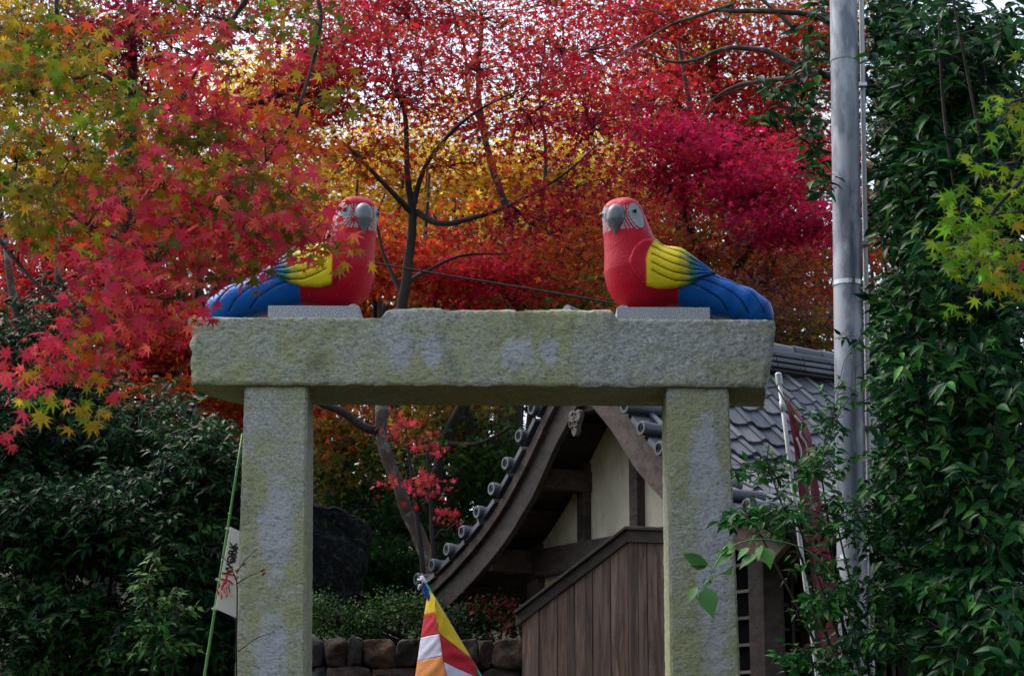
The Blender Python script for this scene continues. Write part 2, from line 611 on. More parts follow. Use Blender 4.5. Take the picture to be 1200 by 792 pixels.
def pillar(x0t, x1t, x0b, x1b):
    y0, y1, zt, zb = 10.735, 11.13, 3.845, 0.95
    ns, V, F = 30, [], []
    rows = 190
    per = []
    for i in range(ns): per.append((i / ns, 0))
    for i in range(20): per.append((1, i / 20))
    for i in range(10): per.append((1 - i / 10, 1))
    for i in range(20): per.append((0, 1 - i / 20))
    n = len(per)
    for j in range(rows + 1):
        q = j / rows
        z = zt + (zb - zt) * q
        qq = (zt - z) / (3.82 - 2.17)
        x0, x1 = x0t + (x0b - x0t) * qq, x1t + (x1b - x1t) * qq
        for (a, d) in per:
            x, y = x0 + (x1 - x0) * a, y0 + (y1 - y0) * d
            ea = min(min(a, 1 - a) / 0.045, 1); ed = min(min(d, 1 - d) / 0.045, 1)
            n1 = fbm((x, y, z), 9, 5); n2 = fbm((x + 3, y, z), 28, 3)
            if d == 0:
                y += -0.005 * n1 - 0.004 * n2 + 0.014 * (1 - ea) ** 2
                if j < 4: y += 0.012 * (1 - j / 4) ** 2
            if a in (0, 1):
                s = 1 if a == 0 else -1
                x += s * (0.012 * (1 - ed) ** 2) + 0.0025 * n2
            V.append((x, y, z))
    for j in range(rows):
        for k in range(n):
            a, b = j * n + k, j * n + (k + 1) % n
            F.append((a, b, b + n, a + n))
    F.append([k for k in range(n)]); F.append([rows * n + k for k in range(n)][::-1])
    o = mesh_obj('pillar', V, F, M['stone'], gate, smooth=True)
    o.data.set_sharp_from_angle(angle=math.radians(48))
    return o


pillar(-1.563, -1.196, -1.556, -1.158)
pillar(0.905, 1.268, 0.902, 1.296)


# ------------------------------------------------------------------ parrots
def surface_nets(F, lo, h):
    nx, ny, nz = F.shape
    cs = (nx - 1, ny - 1, nz - 1)
    acc = np.zeros(cs + (3,)); cnt = np.zeros(cs)
    sl = lambda o: tuple(slice(o[i], o[i] + cs[i]) for i in range(3))
    for ax in range(3):
        u, v = [i for i in range(3) if i != ax]
        for a in (0, 1):
            for b in (0, 1):
                o = [0, 0, 0]; o[u] = a; o[v] = b
                o2 = list(o); o2[ax] = 1
                A, B = F[sl(o)], F[sl(o2)]
                m = (A < 0) != (B < 0)
                tt = np.where(m, A / np.where(A == B, 1, A - B), 0)
                acc[..., u] += m * a; acc[..., v] += m * b; acc[..., ax] += m * tt
                cnt += m
    act = cnt > 0
    idx = -np.ones(cs, int); idx[act] = np.arange(act.sum())
    cell = np.argwhere(act)
    V = (cell + acc[act] / cnt[act][:, None]) * h + np.asarray(lo)
    faces = []
    for ax in range(3):
        u, v = (ax + 1) % 3, (ax + 2) % 3
        s0 = [slice(None)] * 3; s0[ax] = slice(0, F.shape[ax] - 1)
        s1 = [slice(None)] * 3; s1[ax] = slice(1, F.shape[ax])
        A, B = F[tuple(s0)] < 0, F[tuple(s1)] < 0
        e = np.argwhere(A != B)
        ok = (e[:, u] > 0) & (e[:, v] > 0) & (e[:, u] < cs[u]) & (e[:, v] < cs[v]) & (e[:, ax] < cs[ax])
        e = e[ok]
        def at(du, dv):
            q = e.copy(); q[:, u] -= du; q[:, v] -= dv
            return idx[q[:, 0], q[:, 1], q[:, 2]]
        quad = np.stack([at(1, 1), at(0, 1), at(0, 0), at(1, 0)], 1)
        fl = ~A[e[:, 0], e[:, 1], e[:, 2]]
        quad[fl] = quad[fl][:, ::-1]
        faces.append(quad)
    return V, np.vstack(faces)


def fast_mesh(name, V, faces, mat, color=None, smooth=True):
    """numpy verts (N,3), faces (M,k)"""
    me = bpy.data.meshes.new(name)
    faces = np.asarray(faces)
    k = faces.shape[1]
    me.vertices.add(len(V)); me.vertices.foreach_set('co', np.asarray(V, np.float32).ravel())
    me.loops.add(faces.size); me.loops.foreach_set('vertex_index', faces.astype(np.int32).ravel())
    me.polygons.add(len(faces))
    me.polygons.foreach_set('loop_start', np.arange(0, faces.size, k, dtype=np.int32))
    me.polygons.foreach_set('loop_total', np.full(len(faces), k, np.int32))
    me.update(calc_edges=True)
    if color is not None:
        a = me.color_attributes.new('Col', 'FLOAT_COLOR', 'POINT')
        cc = np.ones((len(V), 4), np.float32); cc[:, :3] = color
        a.data.foreach_set('color', cc.ravel())
    if smooth:
        me.polygons.foreach_set('use_smooth', np.ones(len(faces), bool))
    me.materials.append(mat)
    me.update()
    return me


def seg_sdf(U, V, Z, a, b, ra, rb, sv=1.0):
    """round cone in (u,v,z); v squeezed by sv"""
    a, b = np.array(a, float), np.array(b, float)
    d = b - a
    pu, pv, pz = U - a[0], (V - a[1]) / sv, Z - a[2]
    tt = np.clip((pu * d[0] + pv * d[1] + pz * d[2]) / (d @ d + 1e-12), 0, 1)
    r = ra + (rb - ra) * tt
    return np.sqrt((pu - tt * d[0]) ** 2 + (pv - tt * d[1]) ** 2 + (pz - tt * d[2]) ** 2) - r


def smin(a, b, k):
    h = np.clip(0.5 + 0.5 * (b - a) / k, 0, 1)
    return b * (1 - h) + a * h - k * h * (1 - h)


KZ = 793.0
zu = lambda zx: (zx - 300) / KZ
zz = lambda zy: (680 - zy) / KZ + 0.06
NODES = [(250, 178, .127, 1.0), (264, 258, .136, 1.0), (286, 350, .158, 1.0), (300, 440, .178, 1.02), (312, 500, .170, 1.02), (372, 490, .182, 1.02),
         (480, 482, .166, 1.05), (600, 533, .130, 1.15), (720, 580, .112, 1.3), (818, 614, .106, 1.4), (884, 652, .092, 1.5), (914, 684, .060, 1.6)]
HEADC = np.array([zu(250), 0.0, zz(178)])
FYAW = math.radians(25)
FD = np.array([-math.sin(FYAW), -math.cos(FYAW), -0.27]); FD /= np.linalg.norm(FD)


def body_sdf(U, V, Z):
    s = None
    for (x0, y0, r0, s0), (x1, y1, r1, s1) in zip(NODES[:-1], NODES[1:]):
        q = seg_sdf(U, V, Z, (zu(x0), 0, zz(y0)), (zu(x1), 0, zz(y1)), r0, r1, 0.5 * (s0 + s1))
        s = q if s is None else smin(s, q, 0.035)
    # brow and cheeks
    for sgn in (-1, 1):
        ang = FYAW + sgn * math.radians(48)
        c = HEADC + 0.062 * np.array([-math.sin(ang), -math.cos(ang), 0.1])
        s = smin(s, seg_sdf(U, V, Z, c, c + (0, 0, 0.03), 0.068, 0.062), 0.03)
    return s


def poly_dist(U, Z, pts):
    d = np.full(U.shape, 9.0)
    for (x0, y0), (x1, y1) in zip(pts[:-1], pts[1:]):
        a = np.array([zu(x0), zz(y0)]); b = np.array([zu(x1), zz(y1)]); e = b - a
        tt = np.clip(((U - a[0]) * e[0] + (Z - a[1]) * e[1]) / (e @ e), 0, 1)
        d = np.minimum(d, np.hypot(U - a[0] - tt * e[0], Z - a[1] - tt * e[1]))
    return d


TAIL_LINES = [spline(p, 14) for p in ([(560, 535), (620, 560), (690, 605), (735, 655)], [(610, 512), (700, 545), (780, 600), (832, 672)],
                                     [(680, 490), (770, 520), (850, 580), (905, 670)])]
WTOP = np.array([(262, 430), (290, 362), (330, 322), (400, 300), (520, 338), (600, 400), (685, 472)], float)
WBOT = np.array([(262, 440), (290, 505), (335, 550), (400, 566), (480, 560), (560, 538), (620, 508), (685, 474)], float)
WL = []
for k, s in enumerate((0.16, 0.34, 0.52, 0.70, 0.86)):
    pts = []
    for q in np.linspace(0, 1, 22):
        zx = 372 + (668 - 372) * q
        tp, bt = np.interp(zx, WTOP[:, 0], WTOP[:, 1]), np.interp(zx, WBOT[:, 0], WBOT[:, 1])
        ss = s + 0.10 * math.sin(q * 2.4) - 0.16 * (1 - q) ** 2
        pts.append((zx, tp + (bt - tp) * min(max(ss, 0.03), 0.95)))
    WL.append(np.array(pts))

H_ = 0.0062
LO = np.array([-0.30, -0.26, -0.01])
NN = (int(1.14 / H_), int(0.52 / H_), int(0.86 / H_))
GU, GV, GZ = np.meshgrid(*[LO[i] + H_ * np.arange(NN[i]) for i in range(3)], indexing='ij')
B0 = body_sdf(GU, GV, GZ)
RED, BLUE, YEL, WHT = np.array((0.43, 0.003, 0.018)), np.array((0.006, 0.10, 0.38)), np.array((0.72, 0.55, 0.012)), np.array((0.30, 0.35, 0.36))
GRN_ = np.array((0.03, 0.16, 0.10)); DKL = np.array((0.012, 0.015, 0.02))


def head_coords(p):
    q = p - HEADC
    n = q / (np.linalg.norm(q, axis=1)[:, None] + 1e-9)
    az = np.arctan2(-n[:, 0], -n[:, 1]) - FYAW           # 0 = straight ahead of the face
    az = (az + math.pi) % (2 * math.pi) - math.pi
    el = np.arcsin(np.clip(n[:, 2], -1, 1))
    return az, el, np.linalg.norm(q, axis=1)


EYE_AZ, EYE_EL = 0.98, -0.04


def build_parrot_arrays():
    tail = np.full(B0.shape, 9.0)
    for L in TAIL_LINES:
        tail = np.minimum(tail, poly_dist(GU, GZ, L))
    S = B0 + 0.007 * np.exp(-(tail / 0.006) ** 2) * (GU > 0.2)
    S = np.maximum(S, 0.006 - GZ)
    S = np.maximum(S, np.where(GU < zu(640), 0.085 - GZ, -1))
    bV, bF = surface_nets(S, LO, H_)
    col = np.where((bV[:, 0] < zu(500))[:, None], RED, BLUE)
    # red edge on the back of the tail, dark tail grooves
    top = (bV[:, 1] > 0.085) & (bV[:, 0] > zu(560))
    col[top] = RED * 0.8
    dl = np.full(len(bV), 9.0)
    for L in TAIL_LINES:
        dl = np.minimum(dl, poly_dist(bV[:, 0], bV[:, 2], L))
    col[(dl < 0.0040) & (bV[:, 0] > 0.2)] *= 0.22
    az, el, rr = head_coords(bV)
    hd = (bV[:, 2] > zz(262)) & (rr < 0.22)
    for sg in (-1, 1):
        a = sg * az
        da, de = a - EYE_AZ, el - EYE_EL
        ca, sa = math.cos(0.35), math.sin(0.35)
        qx, qy = da * ca + de * sa, -da * sa + de * ca
        q = np.sqrt((qx / 0.37) ** 2 + (qy / 0.53) ** 2)
        patch = hd & (q < 1)
        front = hd & (a > 0.28) & (q >= 1) & (q < 2.25) & (qx < 0.10) & (el > -0.70) & (el < 0.34)
        lines = front & (np.abs(((q - 1.0) / 0.31) % 1 - 0.55) < 0.17)
        cheek = hd & (a > 0.26) & (a < 0.40) & (el < -0.28) & (el > -0.72)
        col[lines] = WHT
        col[cheek] = WHT * 0.85 + RED * 0.15
        col[patch] = WHT
        rim = hd & (q >= 1) & (q < 1.10)
        col[rim] = RED * 0.75
    parts = [('body', bV, bF, col, 'paint')]
    # wings: shell hugging the body, outline in side view, both sides
    zx = GU * KZ + 300; zy = 680 - (GZ - 0.06) * KZ
    tp = np.interp(zx, WTOP[:, 0], WTOP[:, 1]); bt = np.interp(zx, WBOT[:, 0], WBOT[:, 1])
    o2 = np.maximum((tp - zy) / KZ * 0.8, (zy - bt) / KZ * 0.85)
    o2 = np.maximum(o2, np.maximum((262 - zx), (zx - 685)) / KZ)
    wl_ = np.full(B0.shape, 9.0)
    for L in WL:
        wl_ = np.minimum(wl_, poly_dist(GU, GZ, L))
    for sg in (-1, 1):
        sh = B0 - 0.026 + 0.009 * np.exp(-(wl_ / 0.006) ** 2)
        k = 0.022
        hh = np.clip(0.5 - 0.5 * (o2 - sh) / k, 0, 1)
        W = o2 * (1 - hh) + sh * hh + k * hh * (1 - hh)
        W = np.maximum(W, -(B0 + 0.03))
        W = np.maximum(W, 0.012 - sg * GV)
        wV, wF = surface_nets(W, LO, H_)
        x = wV[:, 0] * KZ + 300
        jit = 9 * np.sin(wV[:, 2] * 130) + rng.normal(0, 5, len(x))
        c = np.tile(RED, (len(x), 1))
        wy = 680 - (wV[:, 2] - 0.06) * KZ
        f = np.clip((x - 340 - 48 * np.clip((440 - wy) / 125, 0, 1) ** 1.6) / 8, 0, 1)[:, None]; c = c * (1 - f) + YEL * f
        f = np.clip((x + jit - 490) / 16, 0, 1)[:, None]; c = c * (1 - f) + (YEL * 0.62 + GRN_ * 0.38) * f
        f = np.clip((x + jit - 535) / 22, 0, 1)[:, None]; c = c * (1 - f) + GRN_ * f
        f = np.clip((x + jit - 568) / 40, 0, 1)[:, None]; c = c * (1 - f) + BLUE * f
        dl = np.full(len(wV), 9.0)
        for L in WL:
            dl = np.minimum(dl, poly_dist(wV[:, 0], wV[:, 2], L))
        c[(dl < 0.0040)] *= 0.22
        parts.append(('wing', wV, wF, c, 'paint'))
    # beak
    h = 0.004
    side = np.array([math.cos(FYAW), -math.sin(FYAW), 0.0])
    upv = np.array([0, 0, 1.0])
    lo = HEADC - 0.24
    g = np.meshgrid(*[lo[i] + h * np.arange(int(0.48 / h)) for i in range(3)], indexing='ij')
    q = [g[i] - HEADC[i] for i in range(3)]
    f_ = q[0] * FD[0] + q[1] * FD[1] + q[2] * FD[2]
    s_ = q[0] * side[0] + q[1] * side[1]
    upf = np.array([0, 0, 1.0]) - FD[2] * FD; upf /= np.linalg.norm(upf)
    z_ = q[0] * upf[0] + q[1] * upf[1] + q[2] * upf[2]

    def ell(cf, cs, cz, rf, rs, rz):
        w = np.sqrt(((f_ - cf) / rf) ** 2 + ((s_ - cs) / rs) ** 2 + ((z_ - cz) / rz) ** 2)
        return (w - 1) * min(rf, rs, rz)
    up = ell(0.118, 0, 0.010, 0.070, 0.058, 0.076)
    hook = seg_sdf(f_, s_, z_, (0.145, 0, -0.012), (0.163, 0, -0.094), 0.043, 0.009)
    up = smin(up, hook, 0.02)
    up = np.maximum(up, -(z_ + 0.034 + (0.150 - f_) * 0.45 * -1 - 0.6 * np.clip(f_ - 0.15, 0, 1)) * 0.6 - 0.0) if False else up
    V1, F1 = surface_nets(up, lo, h)
    parts.append(('upper_beak', V1, F1, None, 'beak_grey'))
    lowb = smin(ell(0.112, 0.006, -0.072, 0.050, 0.054, 0.034), ell(0.125, 0, -0.035, 0.040, 0.055, 0.03), 0.015)
    V2, F2 = surface_nets(lowb, lo, h)
    parts.append(('lower_beak', V2, F2, None, 'beak_black'))
    # eyes: ring and pupil
    for sg in (-1, 1):
        a, e = sg * (EYE_AZ - 0.10), EYE_EL + 0.12
        d = np.array([-math.sin(a + FYAW) * math.cos(e), -math.cos(a + FYAW) * math.cos(e), math.sin(e)])
        tt = np.linspace(0.06, 0.25, 400)
        pts = HEADC + tt[:, None] * d
        sd = body_sdf(pts[:, 0], pts[:, 1], pts[:, 2])
        c = pts[np.argmin(np.abs(sd))]
        for nm, r, off, mt in (('eye', 0.0130, 0.003, 'eye_black'), ('eye_ring', 0.0220, -0.012, 'eye_ring')):
            bm = bmesh.new(); bmesh.ops.create_icosphere(bm, subdivisions=3, radius=r)
            vv = np.array([v.co for v in bm.verts]) + c + d * off
            ff = np.array([[v.index for v in f.verts] for f in bm.faces]); bm.free()
            parts.append((nm, vv, ff, None, mt))
    return parts


PARR = build_parrot_arrays()


def place_parrot(px, mirror, label):
    base = P(px, 371.5, 10.70)
    o = Vector((base[0], 10.98, 4.25))
    root = thing('parrot_statue', label, 'parrot statue', o, 'painted parrot statues on the gate')
    for (nm, V, F, colr, mt) in PARR:
        vv = V.copy(); ff = F
        if mirror:
            vv[:, 0] *= -1; ff = F[:, ::-1]
        me = fast_mesh(nm, vv + np.array(o), ff, M[mt], colr)
        link_mesh(nm, me, root)
    return root


place_parrot(748.0, False, 'painted scarlet macaw statue on the lintel beside the steel pole, facing the red-leaved maple')
place_parrot(397.0, True, 'painted scarlet macaw statue partly hidden by the overhanging maple branch')


def plinth(px0, px1, rnd, label):
    a, b = P(px0, 365, 10.76), P(px1, 365, 10.76)
    o = thing('plinth', label, 'plinth', (0.5 * (a[0] + b[0]), 10.97, 4.25), 'granite plinths under the parrots')
    mb = MB()
    x0, x1 = a[0], b[0]
    mb.box((0.5 * (x0 + x1), 10.97, 4.25 + 0.039), ((x1 - x0) / 2, 0, 0), (0, 0.21, 0), (0, 0, 0.041))
    mb.build('block', M['granite'], o, bevel=0.004)
    # carved foot roll at the chest end
    s = 1 if rnd == 'R' else -1
    xr = x1 - 0.045 if s > 0 else x0 + 0.045
    mb = MB()
    pts = [(xr + s * 0.004, 10.80, 4.31), (xr + s * 0.004, 11.08, 4.31)]
    mb.tube([pts[0], pts[1]], [0.042, 0.042], 16)
    mb.build('foot_roll', M['granite'], o, smooth=False, bevel=0.004)
    return o


plinth(314, 421, 'R', 'speckled grey granite plinth under the leaf-hidden parrot')
plinth(723, 832, 'L', 'speckled grey granite plinth under the parrot nearest the steel pole')

# ------------------------------------------------------------------ the temple building
AP = np.array([0.54, 14.2])
ANG = math.radians(58)
G = np.array([math.cos(ANG), -math.sin(ANG)])
R_ = np.array([math.sin(ANG), math.cos(ANG)])


def W(s, l, z):
    p = AP + G * s + R_ * l
    return np.array([p[0], p[1], z])


g3, r3, z3 = np.array([*G, 0]), np.array([*R_, 0]), np.array([0, 0, 1.0])
RK = np.array([(0, 4.93), (.25, 4.72), (.5, 4.50), (.88, 4.12), (1.27, 3.80), (1.7, 3.55), (2.17, 3.34), (2.47, 3.235)])
rs_ = np.linspace(0, 2.47, 60)
rz_ = spline(RK, 200); rz_ = np.interp(rs_, rz_[:, 0], rz_[:, 1])
zr = lambda s: float(np.interp(abs(s), rs_, rz_))
sl = lambda s: (zr(abs(s) + 0.03) - zr(max(abs(s) - 0.03, 0))) / (0.06 if abs(s) >= 0.03 else 0.03 + abs(s))
LEN = 3.0
bld = thing('temple_hall', 'small wooden temple hall with grey tiled roof and cream plaster gable', 'building', W(0, 1.5, 1.0))

# roof body (boarding under the tiles)
def roof_slab(z_off0, z_off1, l0, l1, n=30):
    mb = MB()
    ss = np.linspace(-2.44, 2.44, 2 * n + 1)
    top0 = [W(s, l0, zr(s) - z_off0) for s in ss]
    bot0 = [W(s, l0, zr(s) - z_off1) for s in ss]
    m = len(ss)
    v = top0 + bot0 + [p + r3 * (l1 - l0) for p in top0] + [p + r3 * (l1 - l0) for p in bot0]
    f = []
    for i in range(m - 1):
        f += [(i, i + 1, 2 * m + i + 1, 2 * m + i), (m + i, 3 * m + i, 3 * m + i + 1, m + i + 1),
              (i, m + i, m + i + 1, i + 1), (2 * m + i, 2 * m + i + 1, 3 * m + i + 1, 3 * m + i)]
    f += [(0, 2 * m, 3 * m, m), (m - 1, 2 * m - 1, 4 * m - 1, 3 * m - 1)]
    return mb.add(v, f)


roof = roof_slab(0.045, 0.115, 0.03, LEN).build('roof', M['dark_wood'], bld)

# pantiles on the slope that faces the pole
def pantile_mesh():
    w, ln, th = 0.268, 0.285, 0.018
    prof = [(-0.5, 0.020), (-0.40, 0.034), (-0.30, 0.024), (-0.12, -0.004), (0.10, -0.012), (0.32, 0.000), (0.50, 0.018)]
    v, f = [], []
    n = len(prof)
    for y in (0, ln):
        for (x, z) in prof: v.append((x * w, y, z))
        for (x, z) in prof: v.append((x * w, y, z - th))
    for i in range(n - 1):
        f += [(i, i + 1, 2 * n + i + 1, 2 * n + i), (i, n + i, n + i + 1, i + 1), (n + i, 3 * n + i, 3 * n + i + 1, n + i + 1)]
    f += [(0, 2 * n, 3 * n, n), (n - 1, 2 * n - 1, 4 * n - 1, 3 * n - 1)]
    me = bpy.data.meshes.new('pantile')
    me.from_pydata(v, [], f); me.materials.append(M['tile'])
    bm = bmesh.new(); bm.from_mesh(me); bmesh.ops.recalc_face_normals(bm, faces=bm.faces); bm.to_mesh(me); bm.free()
    return me


pan = pantile_mesh()
srow = []
s = 2.50
while s > 0.12:
    srow.append(s)
    k = sl(s)
    s -= 0.225 / math.sqrt(1 + k * k)
for i, s in enumerate(srow):
    k = sl(min(s, 2.4))
    up = np.array([-g3[0], -g3[1], -k]); up /= np.linalg.norm(up)
    nrm = np.cross(r3, up); nrm = nrm if nrm[2] > 0 else -nrm
    tilt = 0.075
    up2 = up * math.cos(tilt) - nrm * math.sin(tilt)
    n2 = nrm * math.cos(tilt) + up * math.sin(tilt)
    for j in range(12):
        c = W(s, 0.22 + 0.235 * j, zr(min(s, 2.47)) - (max(s - 2.47, 0) * 0.4)) + nrm * (0.004 + random.uniform(-0.003, 0.003))
        rot = Matrix((Vector(r3), Vector(up2), Vector(n2))).transposed().to_4x4()
        link_mesh('tile', pan, roof, Matrix.Translation(Vector(c)) @ rot @ Matrix.Rotation(random.uniform(-0.012, 0.012), 4, 'Z'))
# the far slope: a few wide courses seen only at the edge
for s in np.arange(0.2, 2.45, 0.235):
    k = sl(s)
    up = np.array([g3[0], g3[1], -k]); up /= np.linalg.norm(up); up = -up
    nrm = np.cross(r3, up); nrm = nrm if nrm[2] > 0 else -nrm
    mb = MB().box(W(-s, 0.1 + LEN / 2, zr(s)) - nrm * 0.012, r3 * (LEN / 2 - 0.05), up * 0.135, nrm * 0.014)
    mb.build('tile_course', M['tile'], roof)

# round rake tiles with swirl discs on both gable edges
def rake_tile_mesh():
    bm = bmesh.new()
    r, ln, n = 0.051, 0.34, 18
    rings = [(r * 0.0, 0.008), (r * 0.10, 0.008), (r * 0.62, 0.008), (r * 0.68, -0.004), (r * 0.98, -0.004), (r * 1.06, 0.004), (r * 1.06, 0.05), (r * 0.92, 0.055), (r * 0.92, ln)]
    prev = None
    for (rad, y) in rings[1:]:
        ring = [bm.verts.new((rad * math.cos(2 * math.pi * k / n), y, rad * math.sin(2 * math.pi * k / n))) for k in range(n)]
        if prev is None:
            bm.faces.new(ring)
        else:
            for k in range(n):
                bm.faces.new((prev[k], prev[(k + 1) % n], ring[(k + 1) % n], ring[k]))
        prev = ring
    bm.faces.new(prev[::-1])
    # three raised commas
    for j in range(3):
        a0 = j * 2 * math.pi / 3
        pv = None
        for q in range(6):
            a = a0 + q * 0.38
            rr = r * (0.20 + 0.075 * q); wd = r * 0.15 * (1 - q / 6.5)
            cx, cz = rr * math.cos(a), rr * math.sin(a)
            nx_, nz_ = math.cos(a), math.sin(a)
            row = [bm.verts.new((cx - nx_ * wd, 0.008, cz - nz_ * wd)), bm.verts.new((cx, -0.004, cz)), bm.verts.new((cx + nx_ * wd, 0.008, cz + nz_ * wd))]
            if pv:
                bm.faces.new((pv[0], pv[1], row[1], row[0])); bm.faces.new((pv[1], pv[2], row[2], row[1]))
            pv = row
    bmesh.ops.recalc_face_normals(bm, faces=bm.faces)
    me = bpy.data.meshes.new('rake_tile'); bm.to_mesh(me); bm.free()
    me.materials.append(M['tile'])
    return me


rk = rake_tile_mesh()
for sg in (-1, 1):
    s = 2.36
    while s > 0.12:
        k = sl(s)
        c = W(sg * s, -0.115, zr(s) + 0.012)
        x_ = g3 * sg; y_ = r3; z_ = np.cross(x_, y_)
        rot = Matrix((Vector(x_), Vector(y_), Vector(z_))).transposed().to_4x4()
        link_mesh('rake_tile', rk, roof, Matrix.Translation(Vector(c)) @ rot @ Matrix.Rotation(random.uniform(0, 6), 4, 'Y'))
        # flat edge tile hanging between the rounds
        d = np.array([*(G * sg), k]); d /= np.linalg.norm(d)
        nrm = np.cross(d, r3); nrm = nrm if nrm[2] > 0 else -nrm
        m_ = s - 0.12 / math.sqrt(1 + k * k)
        MB().box(W(sg * m_, 0.05, zr(m_) - 0.045), d * 0.118, r3 * 0.125, nrm * 0.022).build('edge_tile', M['tile'], roof, bevel=0.006)
        s -= 0.27 / math.sqrt(1 + k * k)

# ridge
ridge = MB().box(W(0, LEN / 2 - 0.02, 4.99), g3 * 0.10, r3 * (LEN / 2 - 0.02), z3 * 0.09).build('ridge', M['tile'], bld, bevel=0.01)
for k, (z, w) in enumerate(((4.935, 0.155), (4.985, 0.14), (5.035, 0.125))):
    for j in range(10):
        MB().box(W(0, 0.05 + 0.30 * j + 0.14, z), g3 * w, r3 * 0.147, z3 * 0.016).build('ridge_tile', M['tile'], ridge, bevel=0.005)
for j in range(10):
    a = W(0, 0.02 + 0.30 * j, 5.09); b = W(0, 0.30 + 0.30 * j, 5.085)
    MB().tube([a, b], [0.072, 0.066], 12).build('ridge_tile', M['tile'], ridge, smooth=False)
for l, sg in ((-0.02, -1), (LEN - 0.02, 1)):
    poly = [W(x, l, z) for x, z in ((-0.24, 4.80), (-0.27, 4.90), (-0.20, 4.98), (-0.17, 5.06), (-0.10, 5.13), (0, 5.15), (0.10, 5.13), (0.17, 5.06), (0.20, 4.98), (0.27, 4.90), (0.24, 4.80), (0.1, 4.86), (-0.1, 4.86))]
    MB().prism(poly, r3 * sg * 0.07).build('ridge_end_tile', M['tile'], ridge, bevel=0.012)
    a = W(0, l - sg * 0.05, 5.10); b = W(0, l + sg * 0.13, 5.13)
    MB().tube([a, b], [0.06, 0.07], 14).build('ridge_end_roll', M['tile'], ridge, smooth=False)

# bargeboards
def barge(sg, thick, drop0, drop1, l0, name, mat):
    ss = np.linspace(0.0, 2.40, 26)
    top, bot = [], []
    for s in ss:
        k = abs(sl(max(s, 0.05)))
        q = math.sqrt(1 + k * k)
        top.append(W(sg * s, l0, zr(s) - drop0 * q))
        sb = s * (1 - 0.45 * (drop1 - drop0) * s / 2.4)
        bot.append(W(sg * sb, l0, zr(sb) - drop1 * q))
    mb = MB()
    n = len(ss)
    v = top + bot + [p + r3 * thick for p in top] + [p + r3 * thick for p in bot]
    f = []
    for i in range(n - 1):
        f += [(i, i + 1, n + i + 1, n + i), (2 * n + i, 3 * n + i, 3 * n + i + 1, 2 * n + i + 1), (i, 2 * n + i, 2 * n + i + 1, i + 1), (n + i, n + i + 1, 3 * n + i + 1, 3 * n + i)]
    f += [(0, n, 3 * n, 2 * n), (n - 1, 3 * n - 1, 4 * n - 1, 2 * n - 1)]
    mb.add(v, f)
    return mb.build(name, mat, bld, bevel=0.006)


for sg in (-1, 1):
    barge(sg, 0.055, 0.12, 0.345 if sg < 0 else 0.33, 0.0, 'bargeboard', M['wood'])
    barge(sg, 0.045, 0.075, 0.155, -0.043, 'bargeboard_trim', M['wood'])

# carved pendant under the peak
pend = []
for q in np.linspace(0, 2 * math.pi, 40, endpoint=False):
    rr = 0.075 + 0.022 * math.cos(3 * q + math.pi * 1.5)
    pend.append(W(0.0 + rr * math.cos(q) * 0.95, -0.075, 4.29 + rr * math.sin(q) * 1.25))
orn = MB().prism(pend, r3 * 0.045).build('gable_pendant', M['pale_wood'], bld, bevel=0.008)
for q in range(3):
    a = math.pi / 2 + q * 2 * math.pi / 3
    c = W(0.035 * math.cos(a), -0.08, 4.29 + 0.045 * math.sin(a))
    pts = [c + g3 * 0.022 * math.cos(w) + z3 * 0.026 * math.sin(w) for w in np.linspace(0, 5.5, 14)]
    MB().tube(pts, 0.008, 6).build('scroll', M['pale_wood'], orn, smooth=True)

# soffit battens and rafters under the overhang
for sg in (-1, 1):
    for s in np.arange(0.3, 2.3, 0.33):
        k = sl(s); d = np.array([*(G * sg), k]); d /= np.linalg.norm(d); nrm = np.cross(d, r3); nrm = nrm if nrm[2] > 0 else -nrm
        MB().box(W(sg * s, 0.30, zr(s)) - nrm * 0.135, d * 0.155, r3 * 0.22, nrm * 0.008).build('soffit_board', M['dark_wood'], bld, bevel=0.003)
# purlin ends carried out to the bargeboard
for sg in (-1, 1):
    for s, h, w in ((0.74, 0.085, 0.075), (1.47, 0.095, 0.085)):
        z = zr(s) - 0.30
        MB().box(W(sg * s, 0.54, z), r3 * 0.50, g3 * w, z3 * h).build('purlin', M['wood'] if sg < 0 else M['pale_wood'], bld, bevel=0.01)
MB().box(W(0, 0.5, 4.46), r3 * 0.44, g3 * 0.08, z3 * 0.08).build('purlin', M['dark_wood'], bld, bevel=0.01)

# gable wall: plaster panels between posts
WLl = 0.50
zt_ = lambda s: zr(s) - 0.17
def plaster(s0, s1, z0):
    ss = np.linspace(s0, s1, 8)
    poly = [W(s, WLl + 0.05, zt_(s)) for s in ss] + [W(s1, WLl + 0.05, z0), W(s0, WLl + 0.05, z0)]
    return MB().prism(poly, r3 * 0.07).build('plaster_panel', M['plaster'], bld)


